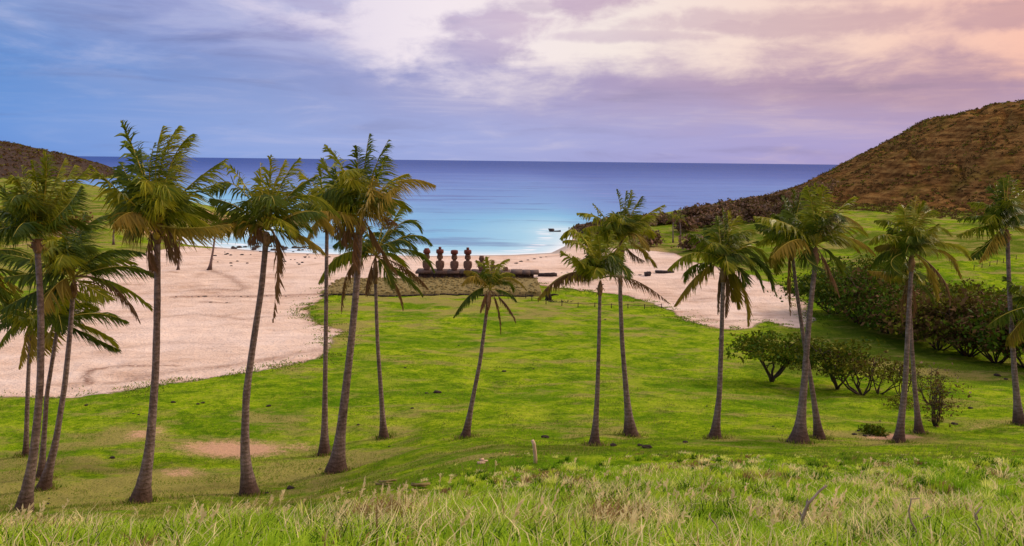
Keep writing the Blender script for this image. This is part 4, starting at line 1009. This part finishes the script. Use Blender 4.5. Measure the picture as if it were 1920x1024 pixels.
branch('pale slanting dry stalk in the tall grass under the shaggy palm', [[(1356,1030),(1345,990),(1331,966)]], .022)

#==GRASS==
# ------------------------------------------------------------------ grass
_edge = [(-60,968),(0,966),(100,976),(200,984),(320,975),(420,962),(480,944),(560,948),(650,936),(760,940),(830,908),(900,888),(1000,870),(1100,864),(1200,856),(1300,852),(1420,860),(1500,866),(1600,862),(1700,858),(1800,856),(1920,860),(2050,862)]
EDGE = [tuple(at(x, y+4)[:2]) for x, y in _edge]
TALL = EDGE + [(EDGE[-1][0]+14, EDGE[-1][1]), (26, 2), (-26, 2), (EDGE[0][0]-12, EDGE[0][1])]
TAN = [(1275,868,70,1.4),(1000,885,60,1.2),(1640,878,50,1.3),(1860,880,30,2.0),(1080,905,40,1.0),(1720,925,50,1.0),(1430,905,60,.8),(700,985,70,1.0),(1500,990,60,.8),(1820,985,70,.8),(60,1000,60,1.0),(500,985,60,1.0),(1150,990,60,.8)]
def grass():
    n = 1150000
    Y = 5.0+29*np.sqrt(rng.random(n)); X = rng.uniform(-1, 1, n)*(Y*.72+2.5)
    sdg = poly_sd(TALL, X, Y)+2.4*fbm(X/1.6, Y/1.6, 3)
    pk = np.clip(.25+sdg/2.5, 0, 1)*np.clip(.45+2.4*fbm(X/.9+3, Y/.9, 3)+.3, .08, 1)
    k = (sdg > 0)&(rng.random(n) < pk*.62)&(fbm(X/.7+61, Y/.7+5, 2) > -.24); X = X[k]; Y = Y[k]; sdg = sdg[k]; n = len(X)
    Z = height(X, Y)
    near = sstep(26, 13, Y); patch = fbm(X/2.4+50, Y/2.4, 3); p2 = fbm(X/1.1+9, Y/1.1+70, 3)
    hgt = (.22+.24*near)*np.clip(.35+sdg/7, .35, 1)*(1-.25*sstep(-3, -9, X))*(1+1.7*patch)*rng.uniform(.45, 1.25, n)
    kind = rng.random(n)
    tanp = np.zeros(n)
    for px, py, rx, ry in TAN:
        c = at(px, py); tanp = np.maximum(tanp, np.exp(-((X-c[0])/(rx/FPX*c[1]))**2-((Y-c[1])/ry)**2))
    straw = kind < np.clip(.055+1.0*p2+.04*near+.75*tanp, .02, .75)
    g1 = np.array([.18,.37,.010]); g2 = np.array([.50,.66,.045]); g3 = np.array([.04,.10,.006]); st = np.array([.90,.76,.38]); br = np.array([.34,.21,.085])
    f = np.clip(rng.random(n)*.8+.5*patch+.15, 0, 1)[:, None]
    C = g1*(1-f)+g2*f
    dk = (rng.random(n) < np.clip(.20+.9*fbm(X/1.5+21, Y/1.5+44, 2), .05, .6))[:, None]; C = np.where(dk, g3, C)
    C = np.where(straw[:, None], st*rng.uniform(.7, 1.15, (n, 1)), C)
    bw = (straw & (rng.random(n) < np.clip(.10+1.2*fbm(X/1.8+90, Y/1.8)+.7*tanp, 0, 1)))[:, None]; C = np.where(bw, br*rng.uniform(.7, 1.2, (n, 1)), C)
    C = C*rng.uniform(.7, 1.25, (n, 1))
    hgt = np.where(straw, hgt*1.25, hgt)
    a = rng.uniform(0, 6.28, n); ln = hgt*rng.uniform(.15, 1.05, n)
    D = np.stack([np.cos(a)*ln+hgt*.10, np.sin(a)*ln, np.zeros(n)], 1)
    wa = rng.uniform(0, 3.14, n); W = np.stack([np.cos(wa), np.sin(wa)*.6, np.zeros(n)], 1)*(.007+.00034*Y*rng.uniform(.4, 1.7, n))[:, None]
    B = np.stack([X, Y, Z-.03], 1); up = np.array([0, 0, 1.0]); h = hgt[:, None]
    M1 = B+D*.28+up*h*.55; M2 = B+D*.95+up*h*(.96-.25*(ln/hgt)[:, None])
    V = np.stack([B-W, B+W, M1+W*.85, M1-W*.85, M2], 1).reshape(-1, 3)
    o = np.arange(n)[:, None]*5
    shade = np.array([1, 1, 1, 1, 1.0])[None, :, None]
    mb = MB(); mb.add(V, o+np.array([0, 1, 2, 3]), o+np.array([3, 2, 4]), 0, (C[:, None]*shade).reshape(-1, 3))
    # tussocks: fans of longer blades round their own centres
    nt = 7000
    Y = 8+29*np.sqrt(rng.random(nt)); X = rng.uniform(-1, 1, nt)*(Y*.72+2); sg = poly_sd(TALL, X, Y)+1.0*fbm(X, Y)
    k = (sg > -4.5)&(rng.random(nt) < np.clip(.5+2*fbm(X/2+77, Y/2), .1, 1)*sstep(-5.5, .5, sg)); X = X[k]; Y = Y[k]; sg = sg[k]; nt = len(X)
    pal = np.array([[.22,.42,.012],[.56,.68,.05],[.36,.54,.025],[.06,.15,.006],[.90,.78,.40],[.80,.82,.20],[.30,.18,.07]])
    pi = rng.choice(7, nt, p=[.22,.19,.18,.18,.08,.10,.05]); ht = rng.uniform(.20, .60, nt)*np.clip(.40+sg/8, .16, 1)*(1-.3*sstep(-3, -9, X))
    per = 34; xi = np.repeat(X, per); yi = np.repeat(Y, per); a = rng.uniform(0, 6.28, nt*per); rr = rng.uniform(0, .13, nt*per)
    hh_ = np.repeat(ht, per)*rng.uniform(.55, 1.15, nt*per); ln = hh_*rng.uniform(.1, .9, nt*per)
    xb = xi+np.cos(a)*rr; yb = yi+np.sin(a)*rr; B = np.stack([xb, yb, height(xb, yb)-.03], 1)
    D = np.stack([np.cos(a)*ln+.08*hh_, np.sin(a)*ln, 0*ln], 1); wa = rng.uniform(0, 3.14, len(a)); W = np.stack([np.cos(wa), np.sin(wa)*.6, 0*wa], 1)*(.006+.00034*yb*rng.uniform(.5, 1.5, len(a)))[:, None]
    M1 = B+D*.28+up*(hh_*.6)[:, None]; M2 = B+D+up*(hh_*(1-.3*ln/hh_))[:, None]
    V = np.stack([B-W, B+W, M1+W*.85, M1-W*.85, M2], 1).reshape(-1, 3); o = np.arange(len(a))[:, None]*5
    Ct = np.repeat(pal[pi], per, 0)*rng.uniform(.65, 1.2, (len(a), 1))
    mb.add(V, o+np.array([0, 1, 2, 3]), o+np.array([3, 2, 4]), 0, np.repeat(Ct, 5, 0))
    # seed heads: feathery straw plumes on thin stems, in clusters
    ns = 900
    Y = 8+20*np.sqrt(rng.random(ns*6)); X = rng.uniform(-1, 1, ns*6)*(Y*.72+2); sg = poly_sd(TALL, X, Y); pc = fbm(X/1.7+31, Y/1.7+12, 3)
    k = (sg > .3)&(rng.random(len(X)) < np.clip(.02+2.6*(pc-.05), 0, 1)*sstep(30, 13, Y)); X = X[k][:ns]; Y = Y[k][:ns]; ns = len(X)
    H = rng.uniform(.40, .85, ns)*(.6+.4*sstep(28, 13, Y)); Z = height(X, Y); ln = H*rng.uniform(.05, .6, ns); a = rng.normal(0, .9, ns)
    D = np.stack([np.cos(a)*ln+.1*H, np.sin(a)*ln, np.zeros(ns)], 1); B = np.stack([X, Y, Z], 1); T_ = B+D+up*H[:, None]*.95
    W = np.array([1.0, .2, 0])*(.0035+.00012*Y)[:, None]
    V = np.stack([B-W, B+W, T_+W*.6, T_-W*.6], 1).reshape(-1, 3); cs = np.array([.72,.60,.26])*rng.uniform(.7, 1.2, (ns, 1))
    mb.add(V, np.arange(ns)[:, None]*4+np.arange(4), None, 0, np.repeat(cs, 4, 0))
    per = 12; tt = np.tile(np.linspace(.72, 1.03, per), ns)[:, None]; Bq = np.repeat(B, per, 0); Tq = np.repeat(T_, per, 0)
    c = Bq+(Tq-Bq)*tt; k_ = len(c); d = (Tq-Bq)/np.linalg.norm(Tq-Bq, axis=1)[:, None]*.8+rng.normal(0, .38, (k_, 3)); sz = rng.uniform(.06, .13, (k_, 1))
    W2 = np.cross(d, [0, 1.0, .1]); W2 /= np.linalg.norm(W2, axis=1)[:, None]+1e-9
    V = np.stack([c, c+d*sz*.5+W2*.016, c+d*sz, c+d*sz*.5-W2*.016], 1).reshape(-1, 3)
    cc = np.repeat(np.repeat(np.array([.88,.72,.40])*rng.uniform(.7, 1.0, (ns, 1)), per, 0), 4, 0)
    mb.add(V, np.arange(k_)[:, None]*4+np.arange(4), None, 0, cc)
    tag(mb.build('tall_grass', M_grass), 'tall green grass with straw coloured seed heads on the near slope', 'grass', kind='stuff')
    # short turf on the lawn
    n = 340000
    Y = 16+64*rng.random(n)**1.25; X = rng.uniform(-1, 1, n)*(Y*.70+2)
    s1 = poly_sd(SAND, X, Y); s2 = poly_sd(TALL, X, Y); cl = fbm(X/1.3, Y/1.3+33, 3)
    k = (s1 < -1)&(s2 < .6)&(rng.random(n) < np.clip(.5+1.8*cl, .1, 1))
    for px, py, rx, ry, s in _dirt[:4]:
        c = at(px, py); k &= ((X-c[0])/(rx/FPX*c[1]))**2+((Y-c[1])/1.6)**2 > rng.uniform(.3, 1.4, len(X))
    X = X[k]; Y = Y[k]; cl = cl[k]; n = len(X); Z = height(X, Y); H = rng.uniform(.03, .10, n)*(1+2*np.clip(cl, 0, .4))*(1+.9*np.clip(1+s2[k]/6, 0, 1))
    f = rng.random(n)[:, None]; C = np.array([.10,.19,.010])*(1-f)+np.array([.27,.35,.03])*f
    C = np.where((rng.random(n) < .10+.5*np.clip(-cl, 0, .5))[:, None], np.array([.30,.22,.09]), C)
    a = rng.uniform(0, 6.28, n); D = np.stack([np.cos(a)*H*.7+.3*H, np.sin(a)*H*.7, H], 1); B = np.stack([X, Y, Z-.02], 1)
    wa = rng.uniform(0, 3.14, n); W = np.stack([np.cos(wa), np.sin(wa)*.5, 0*wa], 1)*(.010+.00035*Y)[:, None]
    mb = MB(); mb.add(np.stack([B-W, B+W, B+D], 1).reshape(-1, 3), None, np.arange(n)[:, None]*3+np.arange(3), 0, np.repeat(C, 3, 0))
    # longer grass round the feet of the palms
    for ft, fr_ in FEET[:20]:
        k_ = 170; a = rng.uniform(0, 6.28, k_); rr = fr_*.8+np.abs(rng.normal(0, .28, k_)); xb = ft[0]+np.cos(a)*rr; yb = ft[1]+np.sin(a)*rr
        H = rng.uniform(.08, .30, k_); B = np.stack([xb, yb, height(xb, yb)-.03], 1); a2 = rng.uniform(0, 6.28, k_)
        D = np.stack([np.cos(a2)*H*.5, np.sin(a2)*H*.5, H], 1); W = np.array([1.0, .2, 0])*(.014+.0003*ft[1])
        f = rng.random((k_, 1)); C = np.where(rng.random((k_, 1)) < .3, np.array([.34,.25,.10]), np.array([.06,.12,.008])*(1-f)+np.array([.22,.30,.02])*f)
        mb.add(np.stack([B-W, B+W, B+D], 1).reshape(-1, 3), None, np.arange(k_)[:, None]*3+np.arange(3), 0, np.repeat(C, 3, 0))
    # tufts and runners thinning out into the sand
    P_ = np.array(SAND); seg = np.linalg.norm(np.roll(P_, -1, 0)-P_, axis=1); ii = rng.choice(len(P_), 60000, p=seg/seg.sum()); f = rng.random((60000, 1))
    q = P_[ii]+(np.roll(P_, -1, 0)[ii]-P_[ii])*f+rng.normal(0, 1.3, (60000, 2)); q = q[(q[:, 1] < 150)&(np.abs(q[:, 0]) < q[:, 1]*.72)&(fbm(q[:, 0]/2, q[:, 1]/2, 3) > .02)]
    n = len(q); H = rng.uniform(.06, .22, n); a = rng.uniform(0, 6.28, n); B = np.stack([q[:, 0], q[:, 1], height(q[:, 0], q[:, 1])-.02], 1)
    D = np.stack([np.cos(a)*H*.8, np.sin(a)*H*.8, H], 1); W = np.array([1.0, .2, 0])*(.012+.0005*q[:, 1])[:, None]
    C = np.array([.08,.16,.008])*(1-rng.random((n, 1)))+np.array([.24,.30,.03])*rng.random((n, 1))
    mb.add(np.stack([B-W, B+W, B+D], 1).reshape(-1, 3), None, np.arange(n)[:, None]*3+np.arange(3), 0, np.repeat(C, 3, 0))
    tag(mb.build('lawn_turf', M_grass), 'short green turf of the lawn under the palms', 'grass', kind='stuff')
grass()
